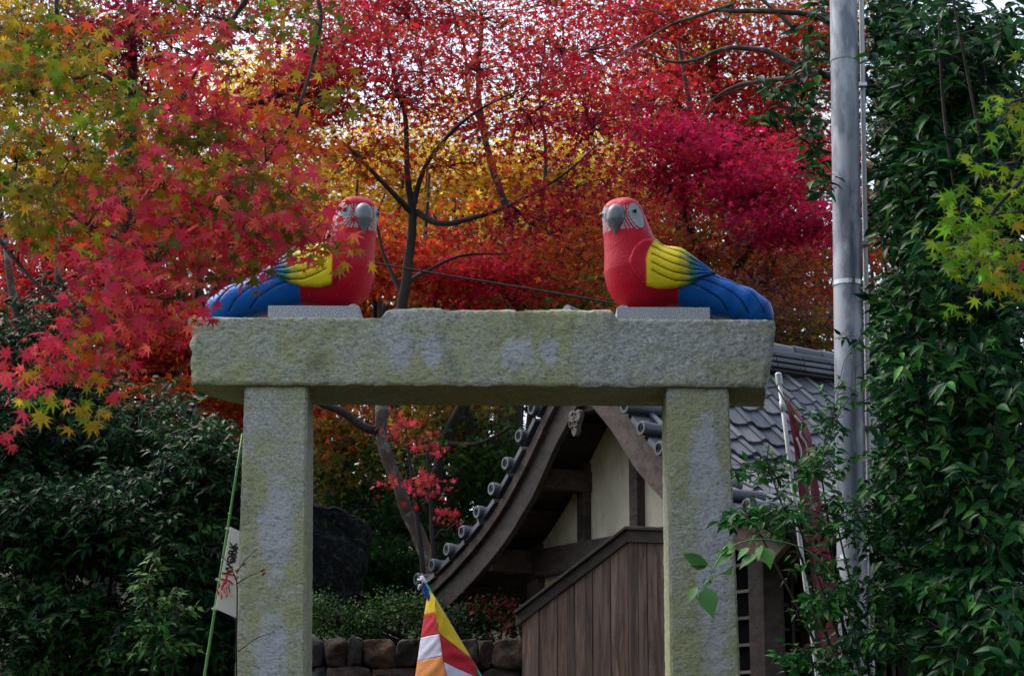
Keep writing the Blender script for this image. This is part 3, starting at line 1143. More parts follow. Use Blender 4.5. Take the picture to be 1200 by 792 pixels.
for s0, s1 in ((-1.43, -0.73), (-0.73, 0.0), (0.0, 0.73), (0.73, 1.43)):
    plaster(s0, s1, 3.30)
for s, w in ((-1.46, 0.075), (-0.73, 0.05), (0.0, 0.055), (0.73, 0.05), (1.46, 0.085)):
    zb = 1.0 if abs(s) > 1 else 3.40
    MB().box(W(s, WLl + 0.055, 0.5 * (zt_(s) + 0.02 + zb)), g3 * w, r3 * 0.08, z3 * 0.5 * (zt_(s) + 0.02 - zb)).build('post', M['wood'], bld, bevel=0.008)
MB().box(W(0, WLl + 0.03, 3.36), g3 * 1.56, r3 * 0.10, z3 * 0.11).build('tie_beam', M['dark_wood'], bld, bevel=0.012)
for s0, s1 in ((-1.385, -0.45), (-0.45, 0.45), (0.45, 0.92)):
    MB().box(W(0.5 * (s0 + s1), WLl + 0.09, 2.12), g3 * 0.5 * (s1 - s0 - 0.004), r3 * 0.03, z3 * 1.13).build('lower_panel', M['plaster'] if s1 < 0.5 else M['board'], bld)
# barred window beside the corner post
win = MB().box(W(1.15, WLl + 0.12, 2.30), g3 * 0.228, r3 * 0.02, z3 * 0.90).build('window', M['interior_shade'], bld)  # near-black sheet stands for the unlit room behind the bars
for z in np.arange(1.6, 3.15, 0.19):
    MB().box(W(1.15, WLl + 0.085, z), g3 * 0.228, r3 * 0.01, z3 * 0.011).build('bar', M['pale_wood'], win)
# entrance side under the eave
sE = 1.46
MB().box(W(sE, LEN / 2 + 0.3, 3.20), r3 * 1.15, g3 * 0.07, z3 * 0.11).build('lintel_beam', M['wood'], bld, bevel=0.01)
for l in (0.98, 1.9, 2.85):
    MB().box(W(sE, l, 2.05), r3 * 0.06, g3 * 0.06, z3 * 1.05).build('post', M['wood'], bld, bevel=0.008)
door = MB().box(W(sE - 0.12, 1.75, 2.05), r3 * 1.15, g3 * 0.015, z3 * 1.04).build('door_shade', M['interior_shade'], bld)  # near-black sheet behind the lattice, interior shade given as colour
for l in np.arange(0.66, 2.7, 0.095):
    MB().box(W(sE - 0.06, l, 2.05), r3 * 0.014, g3 * 0.012, z3 * 1.03).build('lattice_bar', M['wood'], door)
for z in np.arange(1.3, 3.05, 0.17):
    MB().box(W(sE - 0.075, 1.70, z), r3 * 1.10, g3 * 0.008, z3 * 0.011).build('lattice_rail', M['wood'], door)
MB().box(W(-1.46, 1.75, 2.2), g3 * 0.04, r3 * 1.17, z3 * 1.2).build('side_wall', M['plaster'], bld)
MB().box(W(0, LEN - 0.12, 2.2), g3 * 1.42, r3 * 0.04, z3 * 1.2).build('back_wall', M['plaster'], bld)
poly = [W(s, LEN - 0.16, zt_(s)) for s in np.linspace(-1.42, 1.42, 17)] + [W(1.42, LEN - 0.16, 3.41), W(-1.42, LEN - 0.16, 3.41)]
MB().prism(poly, r3 * 0.07).build('back_gable', M['plaster'], bld)

# a second hall's roof edge behind the ridge (stacked ridge tiles above the eave)
r2 = thing('rear_roof', 'stacked grey ridge tiles of a lower rear roof behind the steel pole', 'roof', P(955, 470, 17.2))
c0, c1 = P(890, 432, 16.4), P(1080, 452, 18.4)
dd = c1 - c0; dd[2] = 0; ln2 = np.linalg.norm(dd); dd /= ln2
pp = np.array([-dd[1], dd[0], 0])
for k in range(4):
    MB().box(c0 + dd * ln2 / 2 + z3 * (-0.02 - 0.06 * k) - pp * 0.02 * k, dd * ln2 / 2, pp * (0.14 + 0.03 * k), z3 * 0.024).build('ridge_layer', M['tile'], r2, bevel=0.006)
for k in range(7):
    a = c0 + dd * (0.14 + 0.30 * k) - z3 * 0.32 - pp * 0.42
    MB().tube([a, a + pp * 0.5 + z3 * 0.06], [0.085, 0.085], 14).build('round_tile', M['tile'], r2, smooth=False)
MB().tube([c0 + z3 * 0.03, c0 + dd * ln2 + z3 * 0.03], [0.08, 0.08], 12).build('ridge_cap', M['tile'], r2, smooth=False)
MB().prism([c0 - z3 * 0.40 - pp * 0.35, c0 + dd * ln2 - z3 * 0.40 - pp * 0.35, c0 + dd * ln2 - z3 * 0.26 + pp * 0.3, c0 - z3 * 0.26 + pp * 0.3], -z3 * 0.07).build('eave_board', M['dark_wood'], r2)
MB().box(c0 + dd * ln2 / 2 - z3 * 1.9 + pp * 0.1, dd * ln2 / 2, pp * 0.1, z3 * 1.42).build('wall', M['board'], r2)

# ------------------------------------------------------------------ board fence in front of the gable
A_, B_ = P(612, 720, 13.55), P(812, 634, 12.72)
fdir = np.array([B_[0] - A_[0], B_[1] - A_[1], 0]); flen = np.linalg.norm(fdir); fdir /= flen
fn = np.array([fdir[1], -fdir[0], 0])            # towards the camera
kink = P(737, 626, 13.02)
kx = float((kink - A_) @ fdir)
ztop = lambda x: A_[2] + (kink[2] - A_[2]) * min(x, kx) / kx - 0.10 * max(x - kx, 0)
fence = thing('board_fence', 'brown vertical board fence with a dark sloping cap in front of the gable', 'fence', (A_[0] + fdir[0] * flen / 2, A_[1] + fdir[1] * flen / 2, 1.0))
x = 0.0
k = 0
while x < flen - 0.02:
    w = random.uniform(0.062, 0.098)
    x1 = min(x + w, flen)
    off = fn * (0.004 * (k % 2) + random.uniform(0, 0.006))
    pl = [np.array([*(A_ + fdir * q)[:2], z]) + off for q, z in ((x + 0.0015, 1.0), (x1 - 0.0015, 1.0), (x1 - 0.0015, ztop(x1)), (x + 0.0015, ztop(x)))]
    MB().prism(pl, -fn * 0.022).build('board', M['board'], fence, bevel=0.002)
    x = x1; k += 1
for (xa, xb) in ((-0.04, kx), (kx, flen + 0.02)):
    for (d0, d1, th, o) in ((-0.055, 0.03, 0.05, 0.025), (0.03, 0.055, 0.085, 0.05)):
        za, zb = ztop(max(xa, 0)) - (0.03 if xa < 0 else 0), ztop(xb)
        pl = [np.array([*(A_ + fdir * q)[:2], z]) + fn * o for q, z in ((xa, za + d0), (xb, zb + d0), (xb, zb + d1), (xa, za + d1))]
        MB().prism(pl, -fn * (2 * o + 0.02)).build('cap_rail', M['dark_wood'], fence, bevel=0.005)
MB().box(A_ + fdir * flen / 2 - fn * 0.05 + np.array([0, 0, 2.3 - A_[2]]), fdir * flen / 2, fn * 0.02, z3 * 0.05).build('back_rail', M['dark_wood'], fence)

# ------------------------------------------------------------------ retaining wall, slab, hedge base
rwall = thing('retaining_wall', 'dry stone retaining wall of mixed brown and grey boulders below the hedge', 'wall', (-1.0, 15.4, 1.0))
rows = [(2.72, 0.24), (2.49, 0.26), (2.24, 0.32), (1.93, 0.42), (1.52, 0.5)]
for ri, (zt, h) in enumerate(rows):
    x = -3.1 + random.uniform(-0.2, 0)
    while x < 0.35:
        w = random.choice([0.12, 0.2, 0.3, 0.44]) * random.uniform(0.85, 1.15)
        hh = h * random.uniform(0.85, 1.0)
        n = 16
        cx, cz = x + w / 2, zt - h / 2
        poly = []
        sk, pw = random.uniform(-0.2, 0.2), random.uniform(0.32, 0.6)
        jx = [random.uniform(0.92, 1.06) for _ in range(4)]
        for q in range(n):
            a = 2 * math.pi * q / n + random.uniform(-0.06, 0.06)
            ex = abs(math.cos(a)) ** pw * math.copysign(1, math.cos(a)); ez = abs(math.sin(a)) ** pw * math.copysign(1, math.sin(a))
            kq = jx[q * 4 // n] * random.uniform(0.95, 1.02)
            poly.append((cx + (w / 2 + 0.004) * ex * kq + sk * w * ez * 0.5, cz + (hh / 2 + 0.012) * ez * kq))
        y0 = 15.3 + random.uniform(-0.05, 0.06) - 0.05 * ri
        V = []
        levs = ((1, 0.3), (1, 0.05), (0.96, 0.015), (0.86, 0.0), (0.55, -0.012), (0.22, -0.016))
        tx, tz = random.uniform(-.15, .15), random.uniform(-.15, .15)
        for lev, (sc_, dy) in enumerate(levs):
            for (px_, pz_) in poly:
                vx, vz = cx + (px_ - cx) * sc_, cz + (pz_ - cz) * sc_
                V.append((vx, y0 + dy + (0.09 * fbm((vx, y0, vz), 6, 5) + tx * (vx - cx) + tz * (vz - cz)) * (lev > 0), vz))
        F = []
        for lev in range(len(levs) - 1):
            for q in range(n):
                F.append((lev * n + q, lev * n + (q + 1) % n, (lev + 1) * n + (q + 1) % n, (lev + 1) * n + q))
        F.append([(len(levs) - 1) * n + q for q in range(n)]); F.append([q for q in range(n)][::-1])
        mesh_obj('stone', V, F, M['wall_stone'], rwall, smooth=True)
        x += w
MB().box((-1.35, 15.62, 1.8), (1.8, 0, 0), (0, 0.1, 0), (0, 0, 0.82)).build('earth_core', M['earth'], rwall)

def noisy_slab(name, outline_px, Y, th, mat, label, cat):
    pts = np.array([P(a, b, Y) for a, b in outline_px])
    pts = np.vstack([pts[i] + (pts[(i + 1) % len(pts)] - pts[i]) * q for i in range(len(pts)) for q in np.linspace(0, 1, 7)[:-1]])
    pts = pts + np.array([[0.05 * fbm(p, 6, 4), 0, 0.05 * fbm(p + 9, 6, 4)] for p in pts])
    c = pts.mean(0)
    o = thing(name, label, cat, (c[0], Y + th / 2, pts[:, 2].min()))
    n = len(pts)
    V, F = [], []
    for (sc_, dy) in ((0.93, 0), (1.0, 0.05), (1.0, th - 0.05), (0.95, th)):
        for p in pts:
            q = c + (p - c) * sc_
            V.append((q[0], Y + dy + 0.07 * fbm(q, 5, 5), q[2]))
    for lev in range(3):
        for q in range(n):
            F.append((lev * n + q, lev * n + (q + 1) % n, (lev + 1) * n + (q + 1) % n, (lev + 1) * n + q))
    F.append(list(range(n))[::-1]); F.append([3 * n + q for q in range(n)])
    mesh_obj('slab', V, F, mat, o)
    return o


noisy_slab('stone_slab', [(330, 712), (330, 590), (345, 584), (372, 590), (404, 596), (424, 607), (432, 625), (430, 650), (424, 690), (420, 712)], 16.7, 0.28, M['slab'],
           'dark upright stone slab standing behind the clipped hedge', 'stone monument')

# ------------------------------------------------------------------ poles, banners, flag, sign
def straight(a, b, r0, r1, n, sides, name, mat, parent, **k):
    pts = np.linspace(a, b, n)
    return MB().tube(pts, np.linspace(r0, r1, n), sides).build(name, mat, parent, smooth=True, **k)


Yp = 9.6
a, b = P(1000.5, 792, Yp), P(988.5, 0, Yp)
d = (b - a) / (b[2] - a[2])
bot, top = a + d * (0.85 - a[2]), b + d * 1.6
pole = thing('steel_pole', 'tall galvanised steel utility pole rising through the camellia', 'pole', bot)
straight(bot, top, 0.078, 0.074, 12, 28, 'shaft', M['steel'], pole)
for z in (P(990, 333, Yp)[2], P(990, 333, Yp)[2] - 1.45):
    c = a + d * (z - a[2])
    MB().tube([c - d * 0.012, c + d * 0.012], [0.0815, 0.0815], 28).build('strap', M['strap_metal'], pole, smooth=False)
for z in (P(990, 72, Yp)[2], P(990, 600, Yp)[2]):
    c = a + d * (z - a[2])
    MB().tube([c - d * 0.006, c + d * 0.006], [0.0785, 0.0785], 28).build('seam', M['steel'], pole, smooth=False)
a2, b2 = P(1022, 792, Yp + 0.06), P(1009.5, 0, Yp + 0.06)
d2 = (b2 - a2) / (b2[2] - a2[2])
cond = thing('conduit_pipe', 'thin pale conduit pipe running up beside the steel pole', 'pipe', a2 + d2 * (0.85 - a2[2]))
straight(a2 + d2 * (0.85 - a2[2]), b2 + d2 * 1.6, 0.014, 0.014, 8, 12, 'pipe', M['white_plastic'], cond)
for z in (2.6, 3.4, 4.4, 5.3):
    c = a2 + d2 * (z - a2[2])
    MB().box(c - np.array([0.02, 0.012, 0]), (0.038, 0, 0), (0, 0.02, 0), (0, 0, 0.012)).build('clip', M['strap_metal'], cond, bevel=0.003)

# red banner on a white plastic pole, just behind the gate
Yb = 11.45
a, b = P(958, 792, Yb), P(912.5, 442, Yb)
d = (b - a) / (b[2] - a[2])
bot = a + d * (0.95 - a[2])
ban = thing('banner', 'faded red nobori banner hanging from a leaning white pole', 'banner', bot)
straight(bot, b, 0.0155, 0.0135, 6, 12, 'banner_pole', M['white_plastic'], ban)
MB().tube([b - d * 0.05, b - d * 0.045, b + d * 0.02, b + d * 0.03], [0.018, 0.0215, 0.0215, 0.014], 14).build('pole_cap', M['white_plastic'], ban)
straight(b - d * 0.22, b - d * 0.15, 0.017, 0.017, 2, 12, 'pole_joint', M['white_plastic'], ban)
straight(P(893, 424, Yb - 0.14), P(950, 522, Yb + 0.02), 0.005, 0.004, 5, 6, 'cross_stick', M['bamboo_green'], ban)
e0, e1 = [(921, 466), (930, 520), (938, 580), (948, 650), (957, 720), (968, 800), (980, 880)], [(924, 468), (950, 505), (957, 560), (968, 630), (984, 700), (1000, 800), (1012, 880)]
L0 = spline([P(x, y, Yb + 0.03) for x, y in e0], 40); L1 = spline([P(x, y, Yb + 0.22) for x, y in e1], 40)
V = []
for i in range(40):
    for j in range(9):
        q = j / 8
        p = L0[i] * (1 - q) + L1[i] * q
        p = p + np.array([0.004 * math.sin(q * 9 + i * .3), 0.022 * math.sin(q * 7.5 + i * 0.16) + 0.012 * math.sin(i * 0.55 + q * 3), 0])
        V.append(p)
F = [(i * 9 + j, i * 9 + j + 1, (i + 1) * 9 + j + 1, (i + 1) * 9 + j) for i in range(39) for j in range(8)]
cl = mesh_obj('cloth', V, F, M['banner_red'], ban, smooth=True)
md = cl.modifiers.new('thickness', 'SOLIDIFY'); md.thickness = 0.002
V = np.array(V).reshape(40, 9, 3)
for (i0, pts) in ((3, [(0, .45), (2, .6), (3, .4), (5, .55), (7, .5)]), (6, [(0, .2), (2, .3), (4, .25), (6, .35)]), (11, [(0, .3), (1, .7), (2, .5), (4, .45), (5, .7)]), (21, [(0, .6), (2, .75), (3, .6), (5, .8)]),
                  (25, [(0, .5), (1, .8), (3, .7), (4, .9)]), (30, [(0, .3), (2, .6), (4, .5)])):
    pp_ = []
    for (di, q) in spline(pts, 14):
        i = i0 + di; ii = int(min(i, 38)); fr = i - ii; jj = int(q * 8); fj = q * 8 - jj
        p = (V[ii, jj] * (1 - fj) + V[ii, min(jj + 1, 8)] * fj) * (1 - fr) + (V[ii + 1, jj] * (1 - fj) + V[ii + 1, min(jj + 1, 8)] * fj) * fr
        pp_.append(p + np.array([0, -0.006, 0]))
    MB().tube(pp_, np.linspace(0.009, 0.005, 14), 5).build('brush_stroke', M['sign_white'], cl, smooth=True)

# striped Buddhist flag on a short pole
Yf = 9.9
fz = lambda x, y: (470 + x / 6.0, 660 + y / 6.0)
flag = thing('striped_flag', 'five-coloured striped flag folded on a short teal pole', 'flag', P(575, 830, Yf))
a, b = P(*fz(152, 108), Yf), P(*fz(600, 860), Yf)
straight(b + (b - a) * 0.6, a, 0.0085, 0.008, 8, 10, 'flag_pole', M['teal_pole'], flag)
tdir = (a - b) / np.linalg.norm(a - b)
MB().tube([a - tdir * 0.028, a - tdir * 0.02, a + tdir * 0.012, a + tdir * 0.018], [0.011, 0.0125, 0.0125, 0.008], 10).build('pole_tip', M['sign_white'], flag, smooth=True)
for (e1_, e2_) in (((150, 110), (118, 112)), ((140, 150), (124, 184))):
    MB().tube(spline([P(*fz(*e1_), Yf - 0.015), P(*fz(e1_[0] - 14, e1_[1] + 6), Yf - 0.03), P(*fz(*e2_), Yf - 0.02)], 8), [0.006] * 8, 6).build('tie', M['sign_white'], flag, smooth=True)


def cloth_patch(name, left, right, y0, y1, mat, wave, ph):
    """left/right: pixel curves with depth; bilinear sheet with soft folds"""
    n, m = 16, 12
    Lp = spline([P(*fz(x, y), Y) for x, y, Y in left], n); Rp = spline([P(*fz(x, y), Y) for x, y, Y in right], n)
    V = []
    for i in range(n):
        for j in range(m):
            q = j / (m - 1)
            p = Lp[i] * (1 - q) + Rp[i] * q
            dy = wave * math.sin(q * math.pi) * (0.6 + 0.5 * math.sin(i * 0.5 + ph + q * 4)) + 0.003 * math.sin(q * 11 + i * 0.9 + ph)
            V.append(p + np.array([0, -dy, 0]))
    F = [(i * m + j, i * m + j + 1, (i + 1) * m + j + 1, (i + 1) * m + j) for i in range(n - 1) for j in range(m - 1)]
    o = mesh_obj(name, V, F, mat, flag, smooth=True)
    md = o.modifiers.new('thickness', 'SOLIDIFY'); md.thickness = 0.0015
    return o


Yl, Ym, Yr = Yf + 0.05, Yf - 0.09, Yf - 0.012
cloth_patch('blue_stripe', [(132, 150, Yf + .01), (165, 215, Yf), (190, 262, Yf)], [(160, 130, Yf - .02), (200, 200, Yf - .02), (292, 330, Yf - .008)], 0, 0, M['flag_blue'], 0.006, 0)
cloth_patch('yellow_stripe', [(200, 192, Yf - .025), (180, 265, Yl), (163, 362, Yl)], [(206, 194, Yf - .03), (238, 250, Ym), (246, 345, Ym)], 0, 0, M['flag_yellow'], 0.012, 1)
cloth_patch('red_stripe', [(163, 362, Yl), (152, 440, Yl), (140, 522, Yl)], [(246, 345, Ym), (258, 420, Ym), (268, 492, Ym)], 0, 0, M['flag_red'], 0.012, 1.5)
cloth_patch('white_stripe', [(140, 522, Yl), (128, 605, Yl), (115, 690, Yl)], [(268, 492, Ym), (280, 570, Ym), (290, 646, Ym)], 0, 0, M['flag_white'], 0.012, 2)
cloth_patch('orange_stripe', [(115, 690, Yl), (100, 790, Yl), (82, 900, Yl)], [(290, 646, Ym), (312, 760, Ym), (335, 880, Ym)], 0, 0, M['flag_orange'], 0.012, 2.5)
cloth_patch('yellow_stripe', [(236, 238, Ym), (250, 400, Ym), (267, 486, Ym)], [(240, 240, Yr - .02), (380, 470, Yr), (497, 668, Yr)], 0, 0, M['flag_yellow'], 0.014, 3)
cloth_patch('red_stripe', [(267, 486, Ym), (282, 580, Ym), (301, 692, Ym)], [(497, 668, Yr), (530, 735, Yr), (536, 800, Yr)], 0, 0, M['flag_red'], 0.014, 3.4)
cloth_patch('white_stripe', [(301, 692, Ym), (318, 780, Ym), (335, 880, Ym)], [(530, 792, Yr), (540, 860, Yr), (548, 930, Yr)], 0, 0, M['flag_white'], 0.014, 4)

# green bamboo stake with a white placard
Ys = 11.25
st = thing('bamboo_stake', 'green bamboo stake leaning behind the gate pillar', 'stake', P(232, 830, Ys))
a, b = P(284, 510, Ys), P(232, 840, Ys)
straight(b + (b - a) * 0.5, a, 0.011, 0.007, 10, 10, 'cane', M['bamboo_green'], st)
for q in np.linspace(0.12, 0.95, 6):
    c = a + (b - a) * q; t_ = (b - a) / np.linalg.norm(b - a)
    MB().tube([c - t_ * 0.006, c, c + t_ * 0.006], [0.009, 0.0125, 0.009], 10).build('node', M['bamboo_green'], st, smooth=True)
sz = lambda x, y: (235 + x / 6.09, 600 + y / 6.09)
quad_px = [(212, 103), (276, 133), (268, 735), (106, 688)]
qd = [P(*sz(*quad_px[0]), Ys - 0.02), P(*sz(362, 172), Ys + 0.05), None, P(*sz(*quad_px[3]), Ys - 0.02)]
qd[2] = qd[1] + qd[3] - qd[0]
sg_ = thing('placard', 'small white placard with red and black lettering tied to the bamboo stake', 'sign', qd[3])
nn = np.cross(qd[1] - qd[0], qd[3] - qd[0]); nn /= np.linalg.norm(nn); nn = nn if nn[1] < 0 else -nn
MB().prism(qd, -nn * 0.004).build('board', M['sign_white'], sg_, bevel=0.001)
for (x, y) in ((195, 118), (128, 480), (100, 690)):
    c = P(*sz(x, y), Ys)
    MB().tube([c + np.array([0.016 * math.cos(w), 0.016 * math.sin(w), 0.006 * math.sin(2 * w)]) for w in np.linspace(0, 6.2, 12)], [0.0022] * 12, 5).build('wire_tie', M['sign_white'], sg_, smooth=True)


def letter(txt, px, py, size, mat, name):
    """flat lettering laid on the placard, turned to run along it"""
    cu = bpy.data.curves.new(name, 'FONT'); cu.body = txt; cu.size = size; cu.extrude = 0.0008; cu.offset = 0.002; cu.align_x = 'CENTER'; cu.align_y = 'CENTER'
    tmp = bpy.data.objects.new('tmp', cu); COL.objects.link(tmp)
    bpy.context.view_layer.update()
    me = bpy.data.meshes.new_from_object(tmp.evaluated_get(bpy.context.evaluated_depsgraph_get()))
    bpy.data.objects.remove(tmp)
    me.materials.clear(); me.materials.append(M[mat])
    ydir = (qd[0] - qd[3]); ydir /= np.linalg.norm(ydir)
    xdir = np.cross(ydir, nn); xdir /= np.linalg.norm(xdir)
    dr = ray(*sz(px, py)); tt = ((qd[0] - CAM) @ nn) / (dr @ nn)
    c = CAM + dr * tt + nn * 0.003
    rot = Matrix((Vector(xdir), Vector(ydir), Vector(nn))).transposed().to_4x4()
    o = link_mesh(name, me, sg_, Matrix.Translation(Vector(c)) @ rot @ Matrix.Rotation(math.pi / 2, 4, 'Z'))
    return o


try:
    letter('参', 182, 560, 0.11, 'ink_red', 'lettering')
    letter('廾', 200, 465, 0.09, 'ink_red', 'lettering')
    letter('WORK', 218, 330, 0.062, 'ink_black', 'lettering')
    letter('8808', 240, 300, 0.05, 'ink_black', 'lettering')
except Exception as ex:
    print('lettering skipped', ex)

# dry twigs in front of the pillar
tw = thing('dry_twig', 'bare dry twig with curled brown leaves against the mossy pillar', 'twig', P(278, 800, 10.62))
main = spline([P(277, 830, 10.62), P(277, 760, 10.6), P(278, 700, 10.6), (P(277, 675, 10.6))], 14)
MB().tube(main, np.linspace(0.006, 0.004, 14), 6).build('stem', M['bark'], tw, smooth=True)
for pts in ([(277, 680), (268, 660), (250, 643)], [(277, 684), (290, 676), (310, 667)], [(277, 672), (288, 655), (302, 643)], [(279, 763), (300, 748), (322, 740)]):
    q = spline([P(x, y, 10.6 - 0.02 * i) for i, (x, y) in enumerate(pts)], 10)
    MB().tube(q, np.linspace(0.0035, 0.0018, 10), 5).build('branchlet', M['bark'], tw, smooth=True)
for (x, y) in ((278, 668), (286, 661), (271, 668), (277, 677), (309, 672), (308, 668)):
    c = P(x, y, 10.58); mb = MB()
    a1 = np.array([0.016, 0, 0.006]); a2 = np.array([0.004, -0.004, 0.012])
    mb.add([c - a1, c - a2 * .8 + (0, .006, 0), c + a1, c + a2 + (0, .006, 0), c + (0, -.006, 0)], [(0, 1, 4), (1, 2, 4), (2, 3, 4), (3, 0, 4)])
    mb.build('dried_leaf', M['dried_leaf'], tw, smooth=True)

# dark cable strung behind the lintel
cab = thing('overhead_cable', 'thin black cable sagging between the maples behind the gate', 'cable', P(437, 308, 16.0))
MB().tube(spline([P(300, 285, 16.2), P(437, 308, 16.0), P(520, 322, 16.0), (P(600, 335, 16.0)), P(700, 352, 16.0), P(780, 368, 16.2), P(900, 392, 16.5)], 40), [0.008] * 40, 6).build('wire', M['cable_black'], cab, smooth=True)


# ------------------------------------------------------------------ leaves
def star_leaf(lobes, notch, curl=0.16):
    v = [(0, 0, 0)]
    n = len(lobes)
    for i, (a, L) in enumerate(lobes):
        v.append((L * math.sin(a), L * math.cos(a), -curl * L * L))
        if i < n - 1:
            am = 0.5 * (a + lobes[i + 1][0]); r = notch * min(L, lobes[i + 1][1])
            v.append((r * math.sin(am), r * math.cos(am), -curl * r * r * 0.3 + 0.02))
    v.append((0.06, -0.10, 0.0)); v.append((-0.06, -0.10, 0.0))
    m = len(v) - 1
    f = [(0, i, i + 1) for i in range(1, m)] + [(0, m, 1)]
    return np.array(v, float), np.array(f)


dg = math.radians
LEAF7 = star_leaf([(dg(-128), .48), (dg(-82), .78), (dg(-40), .95), (0, 1.05), (dg(40), .95), (dg(82), .78), (dg(128), .48)], 0.40)
LEAF5 = (np.array([(0.30 * math.sin(dg(a + 36)), 0.30 * math.cos(dg(a + 36)), 0.02) for a in (-144, -72, 0, 72, 144)] +
                  [(L * math.sin(dg(a)), L * math.cos(dg(a)), -0.15 * L) for a, L in ((-144, .5), (-68, .9), (0, 1.05), (68, .9), (144, .5))]),
         np.array([(4, 5, 0), (0, 6, 1), (1, 7, 2), (2, 8, 3), (3, 9, 4), (0, 1, 2), (0, 2, 3), (0, 3, 4)]))


def oval_leaf(w, fold, droop):
    ys = [0.14, 0.36, 0.60, 0.82]
    ws = [w * 0.62, w, w * 0.85, w * 0.38]
    v, f = [(0, 0, 0)], []
    for y, wd in zip(ys, ws):
        z = -droop * y * y
        v += [(-wd, y, z + fold * wd), (0, y, z), (wd, y, z + fold * wd)]
    v.append((0, 1.04, -droop * 1.15))
    f = [(0, 2, 1), (0, 3, 2)]
    for k in range(3):
        i = 1 + 3 * k
        f += [(i, i + 1, i + 4), (i, i + 4, i + 3), (i + 1, i + 2, i + 5), (i + 1, i + 5, i + 4)]
    f += [(10, 11, 13), (11, 12, 13)]
    return np.array(v, float), np.array(f)


OVAL = oval_leaf(0.21, 0.40, 0.22)
OVAL_W = oval_leaf(0.33, 0.25, 0.18)
SMALL = (np.array([(0, 0, 0), (-0.26, 0.45, 0.08), (0.26, 0.45, 0.08), (0, 1, -0.12), (0, .45, 0)]), np.array([(0, 4, 1), (0, 2, 4), (1, 4, 3), (4, 2, 3)]))

PAL = {
    'crim': [(0.44, .012, .040), (0.50, .020, .045), (0.34, .010, .030), (.48, .04, .03)],
    'purp': [(0.24, .014, .040), (0.32, .016, .07), (.18, .014, .03)],
    'pink': [(0.56, .012, .085), (0.48, .012, .075), (0.60, .03, .11)],
    'red': [(0.52, .025, .025), (0.58, .05, .025), (.45, .02, .03)],
    'coral': [(0.76, .085, .10), (0.70, .055, .11), (0.74, .14, .08), (.62, .035, .08)],
    'orng': [(0.58, .12, .018), (0.52, .17, .02), (0.60, .08, .02)],
    'rust': [(0.38, .08, .02), (0.30, .12, .02), (0.40, .06, .025)],
    'olive': [(0.16, .14, .018), (0.11, .12, .018), (.22, .15, .02)],
    'gold': [(0.40, .29, .02), (0.34, .27, .02), (.46, .24, .02)],
    'yel': [(0.88, .64, .07), (0.82, .68, .10), (0.88, .52, .05)],
    'grn': [(0.055, .13, .018), (0.09, .18, .025), (.04, .09, .02)],
    'lime': [(0.14, .27, .015), (0.22, .31, .02), (.09, .22, .015)],
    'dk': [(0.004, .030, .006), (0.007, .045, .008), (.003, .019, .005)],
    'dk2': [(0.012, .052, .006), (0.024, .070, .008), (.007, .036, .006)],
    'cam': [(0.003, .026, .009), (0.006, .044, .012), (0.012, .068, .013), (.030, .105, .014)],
    'bright': [(0.016, .095, .014), (0.028, .125, .017), (.010, .066, .013)],
    'fresh': [(0.08, .20, .04), (0.05, .15, .04)],
    'nand': [(0.30, .03, .03), (0.24, .05, .04)],
    'dry': [(0.17, .07, .05), (0.12, .06, .03), (.22, .06, .06)],
}


def mixed(pals):
    """pals: 'a' or [('a',w),...] -> function(n) colours clustered"""
    if isinstance(pals, str): pals = [(pals, 1.0)]
    names = [p for p, _ in pals]; w = np.array([q for _, q in pals], float); w /= w.sum()
    def f():
        nm = names[rng.choice(len(names), p=w)]
        return PAL[nm]
    return f


def frames(nrm, tip):
    z = nrm / (np.linalg.norm(nrm, axis=1)[:, None] + 1e-9)
    y = tip - (tip * z).sum(1)[:, None] * z
    y /= np.linalg.norm(y, axis=1)[:, None] + 1e-9
    x = np.cross(y, z)
    return np.stack([x, y, z], 2)            # columns


